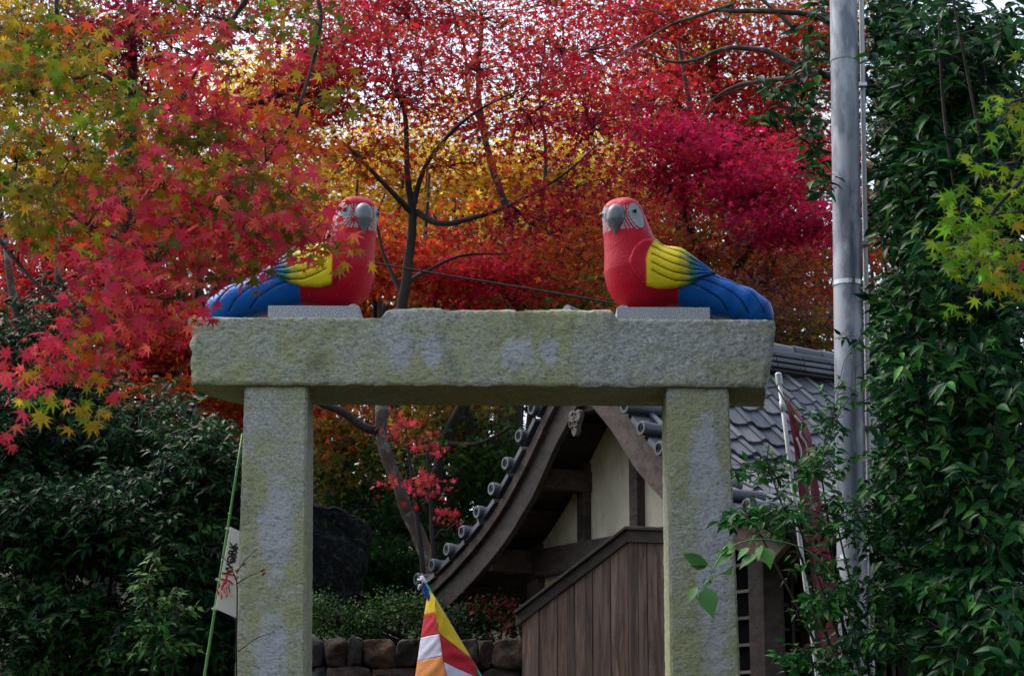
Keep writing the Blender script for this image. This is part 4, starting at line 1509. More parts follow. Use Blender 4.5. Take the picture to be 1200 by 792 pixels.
class Crown:
    """collects leaf placements"""
    def __init__(s):
        s.p, s.R, s.s, s.c, s.cl = [], [], [], [], []

    def cluster(s, c, n, spread, size, pal, nb, tb, jit_n=0.6, jit_t=0.6, cvar=0.12):
        off = rng.normal(0, 1, (n, 3)) * np.asarray(spread)
        p = c + off
        nrm = np.asarray(nb) + rng.normal(0, jit_n, (n, 3))
        tip = np.asarray(tb) + rng.normal(0, jit_t, (n, 3)) + 0.5 * off / (np.linalg.norm(off, axis=1)[:, None] + 1e-6)
        base = PAL_pick(pal)
        cols = np.array([base[i] for i in rng.integers(0, len(base), n)]) * np.exp(rng.normal(0, cvar, (n, 1)))
        s.p.append(p); s.R.append(frames(nrm, tip)); s.s.append(size * np.clip(rng.normal(1, .26, n), .45, 1.6)); s.c.append(cols)
        s.cl.append(c)

    def spray(s, c, axis, n, length, size, pal, cvar=.2, jit=.35):
        """leaves set alternately along a twig"""
        axis = axis / (np.linalg.norm(axis) + 1e-9)
        up = np.array([0, -.25, 1.0])
        sd = np.cross(axis, up); sd /= np.linalg.norm(sd) + 1e-9
        q = (np.arange(n) + rng.uniform(-.2, .2, n)) / n
        sgn = np.where(np.arange(n) % 2 == 0, 1.0, -1.0)[:, None]
        p = c + axis * (q[:, None] - .5) * length + np.array([0, 0, -1.0]) * (q[:, None] ** 2) * length * .18 + rng.normal(0, .006, (n, 3))
        tip = axis * (0.45 + .5 * q[:, None]) + sgn * sd * .85 + np.array([0, 0, -.25]) + rng.normal(0, jit, (n, 3))
        nrm = up * .75 + sgn * sd * .12 + rng.normal(0, jit, (n, 3)) + np.array([0, -.3, 0])
        base = pal()
        cols = np.array([base[i] for i in rng.integers(0, len(base), n)]) * np.exp(rng.normal(0, cvar, (n, 1)))
        s.p.append(p); s.R.append(frames(nrm, tip)); s.s.append(size * np.clip(rng.normal(1, .2, n), .5, 1.45)); s.c.append(cols)
        return c - axis * .5 * length, c + axis * .5 * length + np.array([0, 0, -.18 * length])

    def arrays(s):
        return np.vstack(s.p), np.concatenate(s.R), np.concatenate(s.s), np.vstack(s.c)


def PAL_pick(pal):
    return pal()


def leaves_mesh(name, shape, p, R, sc, col, mat):
    V0, F0 = shape
    n, k = len(p), len(V0)
    V = np.einsum('nij,kj->nki', R, V0) * sc[:, None, None] + p[:, None, :]
    F = (F0[None] + (np.arange(n) * k)[:, None, None]).reshape(-1, 3)
    C = np.repeat(col, k, axis=0)
    return fast_mesh(name, V.reshape(-1, 3), F, mat, C, smooth=k in (5, 14))


def emit(crown, root, shape, mat, singles=0, part='foliage'):
    p, R, sc, col = crown.arrays()
    idx = np.arange(len(p))
    if singles:
        d = np.linalg.norm(p - CAM, axis=1) / sc
        q = p - CAM
        zc = q @ _fw
        px, py = 600 + FPX * (q @ _rt) / zc, 396 - FPX * (q @ _up) / zc
        vis = (px > 0) & (px < 1200) & (py > 0) & (py < 792)
        order = np.argsort(np.where(vis, d, 1e6))[:singles]
        order = order[vis[order]]
        cols = col[rng.choice(len(col), 12)]
        meshes = [leaves_mesh('leaf', shape, np.zeros((1, 3)), np.eye(3)[None], np.ones(1), c_[None], mat) for c_ in cols]
        for i in order:
            k = int(np.argmin(((cols - col[i]) ** 2).sum(1)))
            m = Matrix([list(R[i][0] * sc[i]) + [p[i][0]], list(R[i][1] * sc[i]) + [p[i][1]], list(R[i][2] * sc[i]) + [p[i][2]], [0, 0, 0, 1]])
            link_mesh('leaf', meshes[k], root, m)
        idx = np.setdiff1d(idx, order)
    if len(idx):
        o = link_mesh(part, leaves_mesh(part, shape, p[idx], R[idx], sc[idx], col[idx], mat), root)
        o['kind'] = 'stuff'
    return p


def blob_center(b):
    return P(b[0], b[1], b[2])


def limbs(lines, root, mat, sides=8, mat2=None):
    """lines: list of [(px,py,Y,r)...]; the first is the trunk"""
    nodes = []
    for i, ln in enumerate(lines):
        q = np.array([[*P(a, b, Y), r] for a, b, Y, r in ln])
        n = max(6, 5 * len(ln))
        s = spline(q, n)
        wob = np.array([[0.35 * r * fbm((k * .31, i, 1), 1), .35 * r * fbm((k * .31, i, 5), 1), 0] for k, r in enumerate(s[:, 3])])
        s[:, :3] += wob
        MB().tube(s[:, :3], np.maximum(s[:, 3], 0.003), sides if i == 0 else 6).build('trunk' if i == 0 else 'branch', mat if i == 0 or mat2 is None else mat2, root, smooth=True)
        nodes.append(s)
    return np.vstack(nodes)


def twig_mesh(name, segs, mat, root):
    V, F = [], []
    for (a, b, r, sag) in segs:
        mid = 0.5 * (a + b) + np.array([0, 0, sag]) + rng.normal(0, 0.03, 3) * np.linalg.norm(b - a)
        q1, q3 = 0.5 * (a + mid) + rng.normal(0, .02, 3), 0.5 * (b + mid) + rng.normal(0, .02, 3)
        v, f = tube([a, q1, mid, q3, b], [r, r * .85, r * .7, r * .5, r * .3], 3, False)
        n = len(V); V += v; F += [[i + n for i in q] for q in f]
    if not V: return
    me = fast_mesh(name, np.array(V), np.array(F), mat, None, True)
    o = link_mesh(name, me, root); o['kind'] = 'stuff'


def tree(name, label, cat, base, lines, blobs, leaf, size, mat='maple_leaf', bark='bark', per=34, singles=0, nb=(0, -.4, .7), tb=(0, 0, -.5), spread=(.26, .22, .045),
         group=None, jn=.6, jt=.6, twr=0.009, twigs=True, cvar=.14, grow=0.0, lmax=0.03, lnoise=.035, spray=0.0, boost=1.0):
    """blobs: (px,py,Y,rx_px,ry_px,depth_m,n_leaves,palette)"""
    root = thing(name, label, cat, base, group)
    nodes = limbs(lines, root, M[bark], 8, M['bark'] if bark == 'lichen_bark' and name == 'maple_tree' else None) if lines else np.array([[*base, .05]])  # upper limbs get darker bark: backlit silhouette put into the colour
    cr = Crown()
    segs = []
    for b in blobs:
        px, py, Y, rx, ry, dep, n, pal = b
        c = P(px, py, Y); m = Y / FPX
        rad = np.array([rx * m, dep, ry * m])
        pal = mixed(pal)
        # a limb into the clump
        dist = np.linalg.norm(nodes[:, :3] - c, axis=1) + 1.2 * np.clip(nodes[:, 2] - c[2], 0, 9)
        nd = nodes[np.argmin(dist)]
        lr = min(nd[3] * .7, lmax)
        k = max(2, int(n * boost / per))
        if twigs:
            L = np.linspace(0, 1, 9)[:, None]
            sagm = np.array([0, 0, 0.12 * np.linalg.norm(c - nd[:3])])
            pts = nd[:3] * (1 - L) + c * L + sagm * (4 * L * (1 - L)) * 0.5 + rng.normal(0, lnoise, (9, 3)) * np.linalg.norm(c - nd[:3]) * (L * (1 - L) * 4)
            V, F = tube(pts, np.linspace(lr, min(.006, lr * .5), 9), 5)
            MB().add(V, F).build('branch', M['bark' if name == 'maple_tree' else bark], root, smooth=True)
            local = pts[3:]
        for _ in range(k):
            while True:
                q = rng.uniform(-1, 1, 3)
                if q @ q <= 1: break
            q = q * (1 + grow * rng.random())
            cc = c + q * rad
            if spray:
                ax = 0.9 * (cc - c) / (np.linalg.norm(rad) + 1e-6) + rng.normal(0, .5, 3) + np.array([0, -.35, .1])
                e0, e1 = cr.spray(cc, ax, max(3, int(rng.normal(per, per * .25))), spray, size, pal, cvar)
                segs.append((e0, e1, twr * .7, 0.0))
                if rng.random() < .6:
                    segs.append((local[np.argmin(np.linalg.norm(local - e0, axis=1))], e0, twr, .02))
                continue
            cr.cluster(cc, max(min(3, per), int(rng.normal(per, per * .3))), np.asarray(spread), size, pal, nb, tb, jn, jt, cvar)
            if twigs and rng.random() < (1.0 if singles else 0.7):
                a = local[np.argmin(np.linalg.norm(local - cc, axis=1))]
                segs.append((a, cc, twr, 0.02))
    if twigs:
        twig_mesh('twigs', segs, M['bark' if name == 'maple_tree' else bark], root)
    emit(cr, root, leaf, M[mat], singles)
    return root


def gz1(x, y):
    return float(ground_z(x, y))


def base_at(px, Y):
    p = P(px, 700, Y)
    return (p[0], Y, gz1(p[0], Y))


# ---- maples behind the gate
Y = 18.0
tree('maple_tree', 'crimson maple forking behind the gate between the parrots', 'tree', base_at(535, Y),
     [[(552, 780, Y, .11), (522, 700, Y, .092), (496, 640, Y, .078), (468, 575, Y, .068), (446, 500, Y, .062), (452, 430, Y, .06)],
      [(450, 450, Y, 0.06), (456, 415, Y, 0.058), (470, 362, Y, 0.0580), (480, 300, Y, 0.0510), (484, 250, Y, 0.0464)],
      [(484, 252, Y, 0.0435), (477, 200, Y, 0.0319), (475, 140, Y + .1, 0.0261), (462, 90, Y + .2, 0.0174), (450, 30, Y + .3, 0.0087)],
      [(483, 250, Y, 0.0348), (462, 228, Y - .2, 0.0261), (430, 195, Y - .4, 0.0174), (400, 165, Y - .5, 0.0087)],
      [(484, 248, Y, 0.0348), (494, 205, Y - .1, 0.0261), (520, 165, Y - .3, 0.0203), (560, 130, Y - .5, 0.0145), (610, 105, Y - .6, 0.0070)],
      [(488, 248, Y, 0.0348), (515, 262, Y - .2, 0.0290), (560, 254, Y - .4, 0.0232), (610, 235, Y - .5, 0.0174), (660, 205, Y - .6, 0.0116), (700, 170, Y - .7, 0.0058)],
      [(446, 505, Y, 0.05), (425, 500, Y - .1, 0.042), (400, 482, Y - .2, 0.0377), (370, 470, Y - .3, 0.0290), (330, 440, Y - .4, 0.0174)],
      [(478, 330, Y, 0.0290), (500, 318, Y + .3, 0.0203), (540, 300, Y + .5, 0.0145), (600, 297, Y + .6, 0.0058)],
      [(474, 350, Y, 0.0319), (450, 300, Y + .2, 0.0203), (440, 260, Y + .3, 0.0116), (425, 230, Y + .3, 0.0058)]],
     [(465, 115, 18, 90, 70, .9, 1150, [('crim', 3), ('red', 2), ('orng', .6)]), (550, 80, 18.3, 100, 60, .9, 1250, [('crim', 2), ('red', 2), ('rust', 1), ('orng', .5)]), (620, 135, 18, 90, 60, .9, 1050, [('crim', 3), ('red', 1), ('purp', .5)]),
      (425, 185, 17.6, 60, 40, .7, 550, [('rust', 1), ('red', 1), ('orng', 2), ('gold', .6)]), (525, 195, 17.8, 70, 35, .7, 400, [('rust', 1), ('orng', 2), ('red', 1), ('gold', .6)]),
      (620, 262, 17.6, 65, 22, .7, 520, [('purp', 1), ('crim', 2), ('red', 1)]), (675, 220, 17.5, 65, 36, .7, 600, [('crim', 2), ('purp', 1), ('red', 1)]), (690, 310, 17.6, 50, 35, .7, 500, [('rust', 2), ('orng', 1)]),
      (690, 140, 17.8, 60, 50, .8, 1000, [('crim', 2), ('red', 1), ('pink', 1)]), (400, 50, 18.4, 60, 45, .8, 900, [('crim', 2), ('rust', 1)])],
     LEAF5, 0.043, bark='lichen_bark', boost=1.3)
Y = 21.5
tree('maple_tree', 'tall orange-red maple rising behind the middle of the lintel', 'tree', base_at(515, Y),
     [[(512, 760, Y, 0.1320), (508, 660, Y, 0.1210), (506, 590, Y, 0.0990), (530, 500, Y, 0.0825), (570, 425, Y, 0.0715), (603, 362, Y, 0.0660), (600, 310, Y, 0.0578), (594, 250, Y, 0.0495), (578, 200, Y, 0.0440), (566, 150, Y, 0.0385), (560, 95, Y, 0.0330), (566, 20, Y, 0.0220)],
      [(606, 340, Y, 0.0440), (622, 290, Y, 0.0330), (634, 240, Y, 0.0275), (640, 180, Y, 0.0220), (632, 110, Y, 0.0165), (640, 40, Y, 0.0110)],
      [(566, 150, Y, 0.0275), (548, 110, Y, 0.0220), (545, 60, Y, 0.0165), (530, 10, Y, 0.0110)],
      [(540, 470, Y, 0.0550), (552, 500, Y, 0.0495), (535, 560, Y, 0.0550), (520, 620, Y, 0.0550)],
      [(520, 520, Y, 0.0440), (560, 520, Y - .4, 0.0275), (600, 500, Y - .6, 0.0165)],
      [(498, 430, Y, .035), (508, 362, Y, .03), (516, 315, Y, .026), (521, 285, Y, .02), (505, 245, Y, .012)], [(486, 380, Y, .02), (500, 335, Y, .016), (516, 308, Y, .012)],
      [(436, 400, Y, .035), (440, 362, Y, .03), (432, 320, Y, .025), (436, 270, Y, .016), (452, 225, Y, .01)], [(520, 290, Y, .014), (545, 270, Y, .01), (575, 240, Y, .006)], [(612, 330, Y, .03), (640, 285, Y, .024), (655, 240, Y, .016)]],
     [(560, 20, 21.5, 130, 55, 1.2, 1300, [('red', 2), ('rust', 2), ('crim', 1)]), (440, 25, 22, 70, 35, 1.2, 900, [('red', 2), ('crim', 2)]), (640, 5, 23, 150, 30, 1.2, 1500, [('red', 2), ('orng', 1), ('crim', 1)]), (690, 60, 21.5, 100, 65, 1.2, 1700, [('crim', 2), ('red', 2), ('pink', 1)]), (500, 310, 21, 75, 45, 1, 2200, [('red', 2), ('orng', 2)]),
      (635, 310, 21, 75, 45, 1, 2000, [('red', 2), ('crim', 1), ('rust', 1)]), (575, 330, 20.6, 55, 28, .8, 1300, [('pink', 2), ('red', 1)]), (420, 290, 21, 60, 60, 1, 2000, [('orng', 2), ('red', 2)]),
      (480, 20, 21.5, 70, 40, 1, 1000, [('crim', 2), ('red', 1)]), (700, 270, 21, 70, 50, 1, 1800, [('rust', 2), ('orng', 1)]), (560, 170, 22, 110, 50, 1, 350, [('orng', 2), ('rust', 1)]), (400, 5, 24, 90, 35, 1.2, 1300, [('red', 2), ('rust', 1), ('gold', .5)]), (740, 10, 24, 100, 35, 1.2, 1500, [('red', 2), ('orng', 1)]), (500, 60, 24, 120, 45, 1.2, 1000, [('red', 2), ('orng', 1)]), (650, 100, 24, 90, 50, 1.2, 1000, [('red', 2), ('orng', 1)])],
     LEAF5, 0.05, mat='bright_leaf', boost=1.1)
Y = 19.0
tree('maple_tree', 'magenta-pink maple with layered sprays above the far parrot tail', 'tree', base_at(850, Y),
     [[(870, 760, Y, .16), (862, 560, Y, .14), (850, 430, Y, .11), (838, 365, Y, .09), (824, 310, Y, .075), (806, 262, Y, .06), (800, 225, Y, .05)],
      [(838, 365, Y, .06), (855, 330, Y - .2, .05), (880, 290, Y - .4, .04), (905, 260, Y - .5, .03), (930, 230, Y - .5, .015)],
      [(824, 310, Y, .05), (800, 300, Y - .2, .035), (770, 285, Y - .4, .025), (735, 262, Y - .5, .012)],
      [(800, 226, Y, .045), (808, 150, Y, .035), (806, 110, Y, .03), (795, 50, Y, .015)],
      [(850, 420, Y, .06), (885, 370, Y - .2, .04), (900, 330, Y - .3, .025), (910, 300, Y - .3, .015)],
      [(845, 400, Y, .05), (800, 372, Y, .035), (740, 340, Y, .025), (700, 325, Y, .012)]],
     [(795, 165, 18.4, 55, 16, .6, 1100, 'pink'), (835, 195, 18.3, 60, 18, .6, 1400, [('pink', 4), ('crim', 1)]), (880, 228, 18.2, 75, 20, .6, 1800, [('pink', 4), ('crim', 1)]), (925, 265, 18.1, 60, 22, .6, 1500, 'pink'),
      (935, 190, 18.5, 50, 35, .6, 1300, [('crim', 2), ('pink', 1)]), (770, 215, 18.8, 55, 40, .7, 1300, [('crim', 2), ('purp', 1)]), (800, 290, 18.8, 80, 45, .7, 1500, [('rust', 3), ('olive', 1)]),
      (885, 330, 18.6, 85, 45, .7, 1400, [('dry', 2), ('rust', 2)]), (760, 320, 18.8, 50, 40, .7, 1000, [('rust', 2), ('red', 1)]), (760, 125, 18.9, 60, 40, .7, 1200, [('crim', 2), ('red', 1)])],
     LEAF5, 0.043, mat='bright_leaf', boost=1.2)
Y = 24.5
tree('maple_tree', 'bright red maple filling the gap beside the lichened branches', 'tree', base_at(880, Y),
     [[(880, 700, Y, .2), (875, 500, Y, .17), (865, 300, Y, .14), (850, 200, Y, .1), (840, 120, Y, .07), (835, 40, Y, .04)],
      [(865, 260, Y, .08), (890, 180, Y, .06), (910, 110, Y, .04)], [(860, 230, Y, .08), (810, 150, Y, .05), (770, 80, Y, .03)]],
     [(820, 75, 24.5, 95, 65, 1.4, 3200, [('red', 3), ('orng', 1), ('crim', 1)]), (910, 110, 24.5, 80, 65, 1.4, 2600, [('red', 3), ('crim', 1)]), (760, 40, 24.5, 60, 45, 1.2, 1500, [('orng', 1), ('red', 2)]),
      (945, 40, 24.5, 55, 50, 1.2, 1500, [('orng', 2), ('red', 1)]), (870, 160, 24, 90, 45, 1.2, 2000, [('red', 2), ('crim', 1)]), (930, 320, 23, 80, 60, 1.2, 1800, [('crim', 1), ('rust', 2)]), (870, 5, 25, 110, 35, 1.2, 1700, [('orng', 2), ('red', 2), ('gold', 1)]), (980, 40, 25, 60, 70, 1.2, 1500, [('gold', 1), ('olive', 1), ('orng', 1)]), (1040, 80, 25, 60, 110, 1.2, 1800, [('dk2', 2), ('olive', 1)])],
     LEAF5, 0.055, boost=1.1)
Y = 20.5
tree('maple_tree', 'orange and scarlet maple behind the evergreen thicket', 'tree', base_at(230, Y),
     [[(235, 760, Y, .18), (232, 600, Y, .16), (225, 500, Y, .13), (240, 400, Y, .1), (260, 320, Y, .07), (280, 240, Y, .04)],
      [(225, 480, Y, .09), (180, 400, Y, .06), (120, 330, Y, .04), (70, 290, Y, .02)], [(235, 430, Y, .08), (300, 390, Y, .05), (350, 330, Y, .03)]],
     [(230, 415, 20.5, 100, 50, 1, 3600, [('red', 3), ('orng', 2)]), (290, 455, 20, 60, 45, .9, 2400, [('orng', 3), ('red', 1)]), (160, 400, 20.5, 75, 55, 1, 2400, [('red', 3), ('pink', 1)]), (50, 330, 20.5, 75, 60, 1, 2400, [('red', 3), ('crim', 1)]),
      (200, 490, 20, 70, 35, .9, 1800, [('orng', 3), ('rust', 1)]), (335, 300, 20.5, 75, 65, 1, 2400, [('red', 2), ('orng', 2), ('rust', 1)]), (100, 270, 20.5, 85, 55, 1, 2000, [('red', 2), ('crim', 1)]), (350, 420, 20, 50, 60, 1, 1800, [('red', 2), ('orng', 2)]),
      (50, 430, 20, 70, 40, 1, 1400, [('red', 2), ('orng', 1)])],
     LEAF5, 0.055)
Y = 17.5
tree('maple_tree', 'wine-coloured maple crown showing through the overhanging branch', 'tree', base_at(120, Y),
     [[(118, 760, Y, .16), (122, 500, Y, .13), (140, 300, Y, .1), (150, 180, Y, .08), (155, 80, Y, .05), (150, -20, Y, .03)], [(150, 200, Y, .06), (230, 150, Y, .04), (330, 110, Y, .03), (380, 80, Y, .015)]],
     [(150, 40, 17.5, 55, 60, .8, 1800, [('purp', 3), ('crim', 1)]), (195, 105, 17.5, 60, 35, .8, 800, [('crim', 2), ('red', 1)]), (370, 110, 17.5, 55, 45, .8, 1400, [('crim', 2), ('red', 1)]), (230, 12, 18, 70, 28, .8, 1000, [('red', 1), ('rust', 1)]), (320, 5, 19, 60, 24, .8, 700, [('rust', 1), ('gold', 1)]), (60, 20, 19, 80, 40, .8, 900, [('gold', 2), ('olive', 1)]), (385, 60, 17.5, 40, 30, .8, 700, [('crim', 1), ('red', 1)]),
      (60, 90, 17.5, 60, 50, .8, 350, [('crim', 2), ('red', 2)])],
     LEAF5, 0.052)

# ---- bright yellow trees higher on the slope
ylab = ['sunlit yellow tree far behind the crimson maple', 'pale gold tree far up the slope behind the overhanging branch', 'yellow-green tree far behind the lichened branches']
for k, (bx, bl) in enumerate((
    (600, [(500, 225, 32, 120, 50, 2, 5200, [('yel', 5), ('orng', 1)]), (640, 215, 32, 110, 45, 2, 5200, [('yel', 5), ('orng', 1)]), (570, 290, 31, 130, 45, 2, 3600, [('orng', 2), ('yel', 1)]), (700, 260, 32, 80, 45, 2, 2200, [('orng', 1), ('gold', 1), ('yel', 1)]), (440, 170, 32, 70, 55, 2, 2000, [('yel', 2), ('orng', 1)]), (560, 150, 33, 120, 40, 2, 1500, [('yel', 3), ('gold', 1)]), (680, 140, 33, 70, 50, 2, 1200, [('yel', 2), ('orng', 1)])]),
    (270, [(300, 130, 31, 70, 45, 2, 2200, 'yel'), (315, 100, 29, 55, 45, 1.5, 2200, 'yel'), (355, 165, 31, 60, 40, 2, 1800, [('yel', 2), ('gold', 1)]), (250, 240, 31, 110, 60, 2, 4600, [('yel', 2), ('gold', 1)]), (20, 60, 30, 130, 80, 2, 5200, [('yel', 1), ('gold', 2), ('olive', 1)]), (150, 100, 31, 110, 70, 2, 3000, [('yel', 1), ('gold', 1)]), (60, 170, 31, 110, 80, 2, 4600, [('yel', 1), ('gold', 1)]), (140, 250, 31, 100, 60, 2, 3000, [('gold', 1), ('yel', 1)])]),
    (800, [(790, 80, 33, 70, 50, 2, 2000, [('yel', 2), ('lime', 1)]), (735, 170, 33, 70, 60, 2, 2400, [('yel', 2), ('gold', 1)]), (840, 160, 33, 90, 60, 2, 2400, [('gold', 1), ('rust', 1)]), (930, 90, 33, 60, 50, 2, 1400, [('lime', 1), ('gold', 1)])]))):
    Y = 32
    tree('yellow_tree', ylab[k], 'tree', base_at(bx, Y), [[(bx, 640, Y, .25), (bx, 450, Y, .22), (bx + 8, 330, Y, .17), (bx - 5, 230, Y, .1), (bx, 150, Y, .05)]], bl, LEAF5, 0.075, mat='bright_leaf', per=24, spread=(.36, .3, .08), twr=.012)

# ---- far wood behind: one mass of autumn foliage
cr = Crown()
for (px, py, Yy, rx, ry, dep, n, pal) in [
    (60, 400, 37, 200, 110, 3, 6500, [('rust', 1), ('olive', 2), ('dk2', 1)]), (300, 360, 37, 200, 120, 3, 8000, [('rust', 2), ('orng', 1), ('olive', 1)]), (520, 360, 37, 200, 110, 3, 8000, [('rust', 2), ('orng', 1), ('olive', 1)]),
    (740, 350, 37, 200, 110, 3, 8000, [('rust', 2), ('olive', 2)]), (930, 340, 37, 150, 130, 3, 6500, [('rust', 2), ('olive', 1), ('gold', 1)]), (100, 560, 36, 220, 120, 3, 5000, [('dk2', 1), ('olive', 1)]),
    (480, 540, 36, 240, 110, 3, 8000, [('dk2', 2), ('olive', 2)]), (900, 520, 36, 200, 130, 3, 5000, [('dk2', 1), ('rust', 1)]), (640, 260, 38, 170, 60, 3, 4500, [('orng', 1), ('gold', 1)]),
    (330, 250, 38, 160, 60, 3, 4500, [('orng', 1), ('gold', 2)]), (100, 240, 38, 170, 80, 3, 4500, [('gold', 1), ('rust', 1)]), (880, 220, 38, 150, 80, 3, 4500, [('rust', 1), ('gold', 1)]), (1090, 250, 37, 120, 260, 3, 4000, [('dk2', 1)])]:
    c = P(px, py, Yy); m = Yy / FPX
    pl_ = mixed(pal)
    for _ in range(int(n / 26)):
        q = rng.normal(0, .5, 3); q /= max(1, np.linalg.norm(q))
        cr.cluster(c + q * np.array([rx * m, dep, ry * m]), 26, (.34, .34, .16), 0.12, pl_, (0, -.5, .5), (0, 0, -.4))
far = thing('wood', 'mass of autumn woodland foliage on the slope behind the maples', 'woodland', (0, 37, gz1(0, 37)))
far['kind'] = 'stuff'
emit(cr, far, LEAF5, M['maple_leaf'])
segs = []
for _ in range(70):
    px = rng.uniform(0, 1100); Yy = rng.uniform(27, 36)
    a = P(px, 640, Yy); b = P(px + rng.normal(0, 25), rng.uniform(180, 330), Yy)
    segs.append((a, b, rng.uniform(.06, .14), 0))
twig_mesh('trunks', segs, M['bark'], far)

# ---- dark understorey beneath the lintel
def shrub(name, label, Y, bx, blobs, leaf, size, mat, singles=0, per=20, spread=(.12, .12, .08), bark='bark', group=None, stems=4, nb=(0, -.5, .5), tb=(0, -.2, -.4), jn=.6, twr=.006, cat='shrub', sr=.035, spray=0.0, lmax=.02, boost=1.0):
    b = P(bx, 700, Y)
    z = gz1(b[0], Y)
    hb = P(blobs[0][0], blobs[0][1], Y)
    root_lines = []
    for k in range(stems):
        tgt = blobs[k % len(blobs)]
        zb_py = 396 + FPX * math.tan(PITCH) - FPX * (z - 1.6) / Y * 1.0
        root_lines.append([(bx + 6 * k, min(zb_py, 960), Y, sr), (0.6 * bx + .4 * tgt[0] + 5 * k, 0.5 * (min(zb_py, 960) + tgt[1]), .5 * (Y + tgt[2]), sr * .7), (tgt[0], tgt[1], tgt[2], sr * .3)])
    return tree(name, label, cat, (b[0], Y, z), root_lines, blobs, leaf, size, mat, bark, per, singles, nb, tb, spread, group, jn, .7, twr, cvar=.2, lmax=lmax, spray=spray, boost=boost)


shrub('bush', 'dim green bush below the orange-red maple trunks', 22.0, 480,
      [(400, 560, 22, 70, 60, 1, 2600, [('dk2', 2), ('olive', 2)]), (560, 540, 22, 70, 60, 1, 2400, [('dk2', 2), ('grn', 1)]), (600, 600, 21.5, 60, 60, 1, 1800, [('dk', 1), ('dk2', 1)]), (470, 620, 21.5, 90, 50, 1, 2400, 'dk'), (445, 680, 19.2, 60, 45, .5, 2200, [('dk', 2), ('dk2', 1)]), (540, 680, 19.4, 50, 50, .5, 1800, 'dk'), (400, 690, 19.2, 50, 50, .5, 1500, 'dk'), (390, 500, 22, 50, 40, 1, 1500, [('rust', 1), ('orng', 1), ('olive', 1)]),
       (520, 490, 22.5, 60, 30, 1, 1500, [('olive', 2), ('rust', 1)])], LEAF5, 0.055, 'maple_leaf', spread=(.16, .16, .08))
shrub('bush', 'low green bush peeping over the middle of the lintel', 23.0, 600,
      [(620, 352, 23, 70, 22, .8, 1900, [('grn', 2), ('dk2', 1)]), (540, 358, 23, 50, 18, .8, 1200, [('grn', 1), ('dk2', 1)]), (690, 345, 23, 50, 24, .8, 1200, [('olive', 1), ('grn', 1)]), (500, 330, 23, 40, 25, .8, 900, [('olive', 1), ('rust', 1)])],
      LEAF5, 0.05, 'maple_leaf', spread=(.14, .14, .08))
shrub('bush', 'dry pinkish-brown bush between the parrot tail and the steel pole', 17.5, 905,
      [(900, 385, 17.5, 60, 40, .6, 1500, [('dry', 3), ('olive', 1)]), (945, 400, 17.5, 40, 45, .6, 1100, [('dry', 2), ('olive', 2)]), (860, 355, 17.5, 40, 25, .6, 700, 'dry')], SMALL, 0.05, 'maple_leaf', spread=(.1, .1, .08))
# red sprays hanging from the trunks
shrub('maple_sapling', 'young maple with sparse scarlet sprays in front of the lichened trunk', 16.8, 505,
      [(475, 500, 16.8, 25, 14, .2, 45, 'coral'), (500, 520, 16.8, 25, 14, .2, 50, 'coral'), (470, 562, 16.8, 30, 10, .2, 55, 'coral'), (505, 572, 16.7, 22, 14, .2, 60, 'coral'), (525, 600, 16.7, 16, 10, .2, 35, 'coral'), (540, 612, 16.6, 8, 6, .2, 14, 'coral'), (480, 590, 16.8, 12, 8, .2, 20, 'red')],
      LEAF7, 0.042, 'maple_leaf', per=7, spread=(.05, .05, .03), stems=2, nb=(0, -.7, .3), twr=.004)

# ---- hedge on the retaining wall, red-leaved nandina
hb = []
for x in np.arange(352, 600, 15):
    hb.append((x, 722 + 8 * math.sin(x * .05) + (6 if x > 470 else 0), 15.85, 14, 24, .32, 620, [('dk2', 2), ('grn', 2)] if x < 520 else [('dk', 2), ('dk2', 2)]))
shrub('hedge', 'clipped dark green hedge along the top of the stone wall', 15.9, 470, hb, SMALL, 0.030, 'dull_leaf', per=20, spread=(.05, .05, .05), stems=6, cat='hedge')
shrub('nandina_bush', 'reddish nandina bush at the foot of the bargeboard', 15.6, 580, [(588, 715, 15.6, 18, 14, .15, 260, [('nand', 3), ('dk2', 1)]), (565, 708, 15.7, 16, 12, .15, 200, [('nand', 1), ('dk2', 2)]), (600, 730, 15.6, 14, 14, .15, 200, [('nand', 2), ('dk2', 1)])],
      SMALL, 0.045, 'dull_leaf', per=12, spread=(.05, .05, .04), stems=3)

# ---- evergreen thicket at the left of the gate
tree('evergreen_tree', 'dark glossy evergreen with grey stems rising through the red maple', 'tree', base_at(60, 14.2),
     [[(40, 900, 14.2, .08), (45, 600, 14.2, .07), (40, 450, 14.2, .055), (20, 370, 14.2, .04), (5, 280, 14.2, .02)], [(42, 480, 14.2, .05), (66, 400, 14.2, .04), (68, 330, 14.2, .03), (64, 250, 14.2, .015)]],
     [(60, 365, 14.2, 55, 40, .5, 420, [('dk', 2), ('dk2', 1)]), (20, 420, 14, 60, 50, .6, 1300, 'dk'), (90, 455, 14, 60, 40, .6, 1300, [('dk', 2), ('dk2', 1)]), (50, 520, 13.8, 90, 60, .7, 2600, 'dk'), (200, 480, 14.2, 40, 35, .5, 260, [('dk2', 2), ('cam', 1)]), (150, 520, 13.8, 70, 55, .6, 2000, [('dk', 1), ('cam', 1)])],
     OVAL, 0.068, 'glossy_leaf', 'lichen_bark', boost=1.3, per=9, spray=.26, singles=300, spread=(.10, .10, .07), tb=(0, -.2, -.5), twr=.006, cvar=.25)
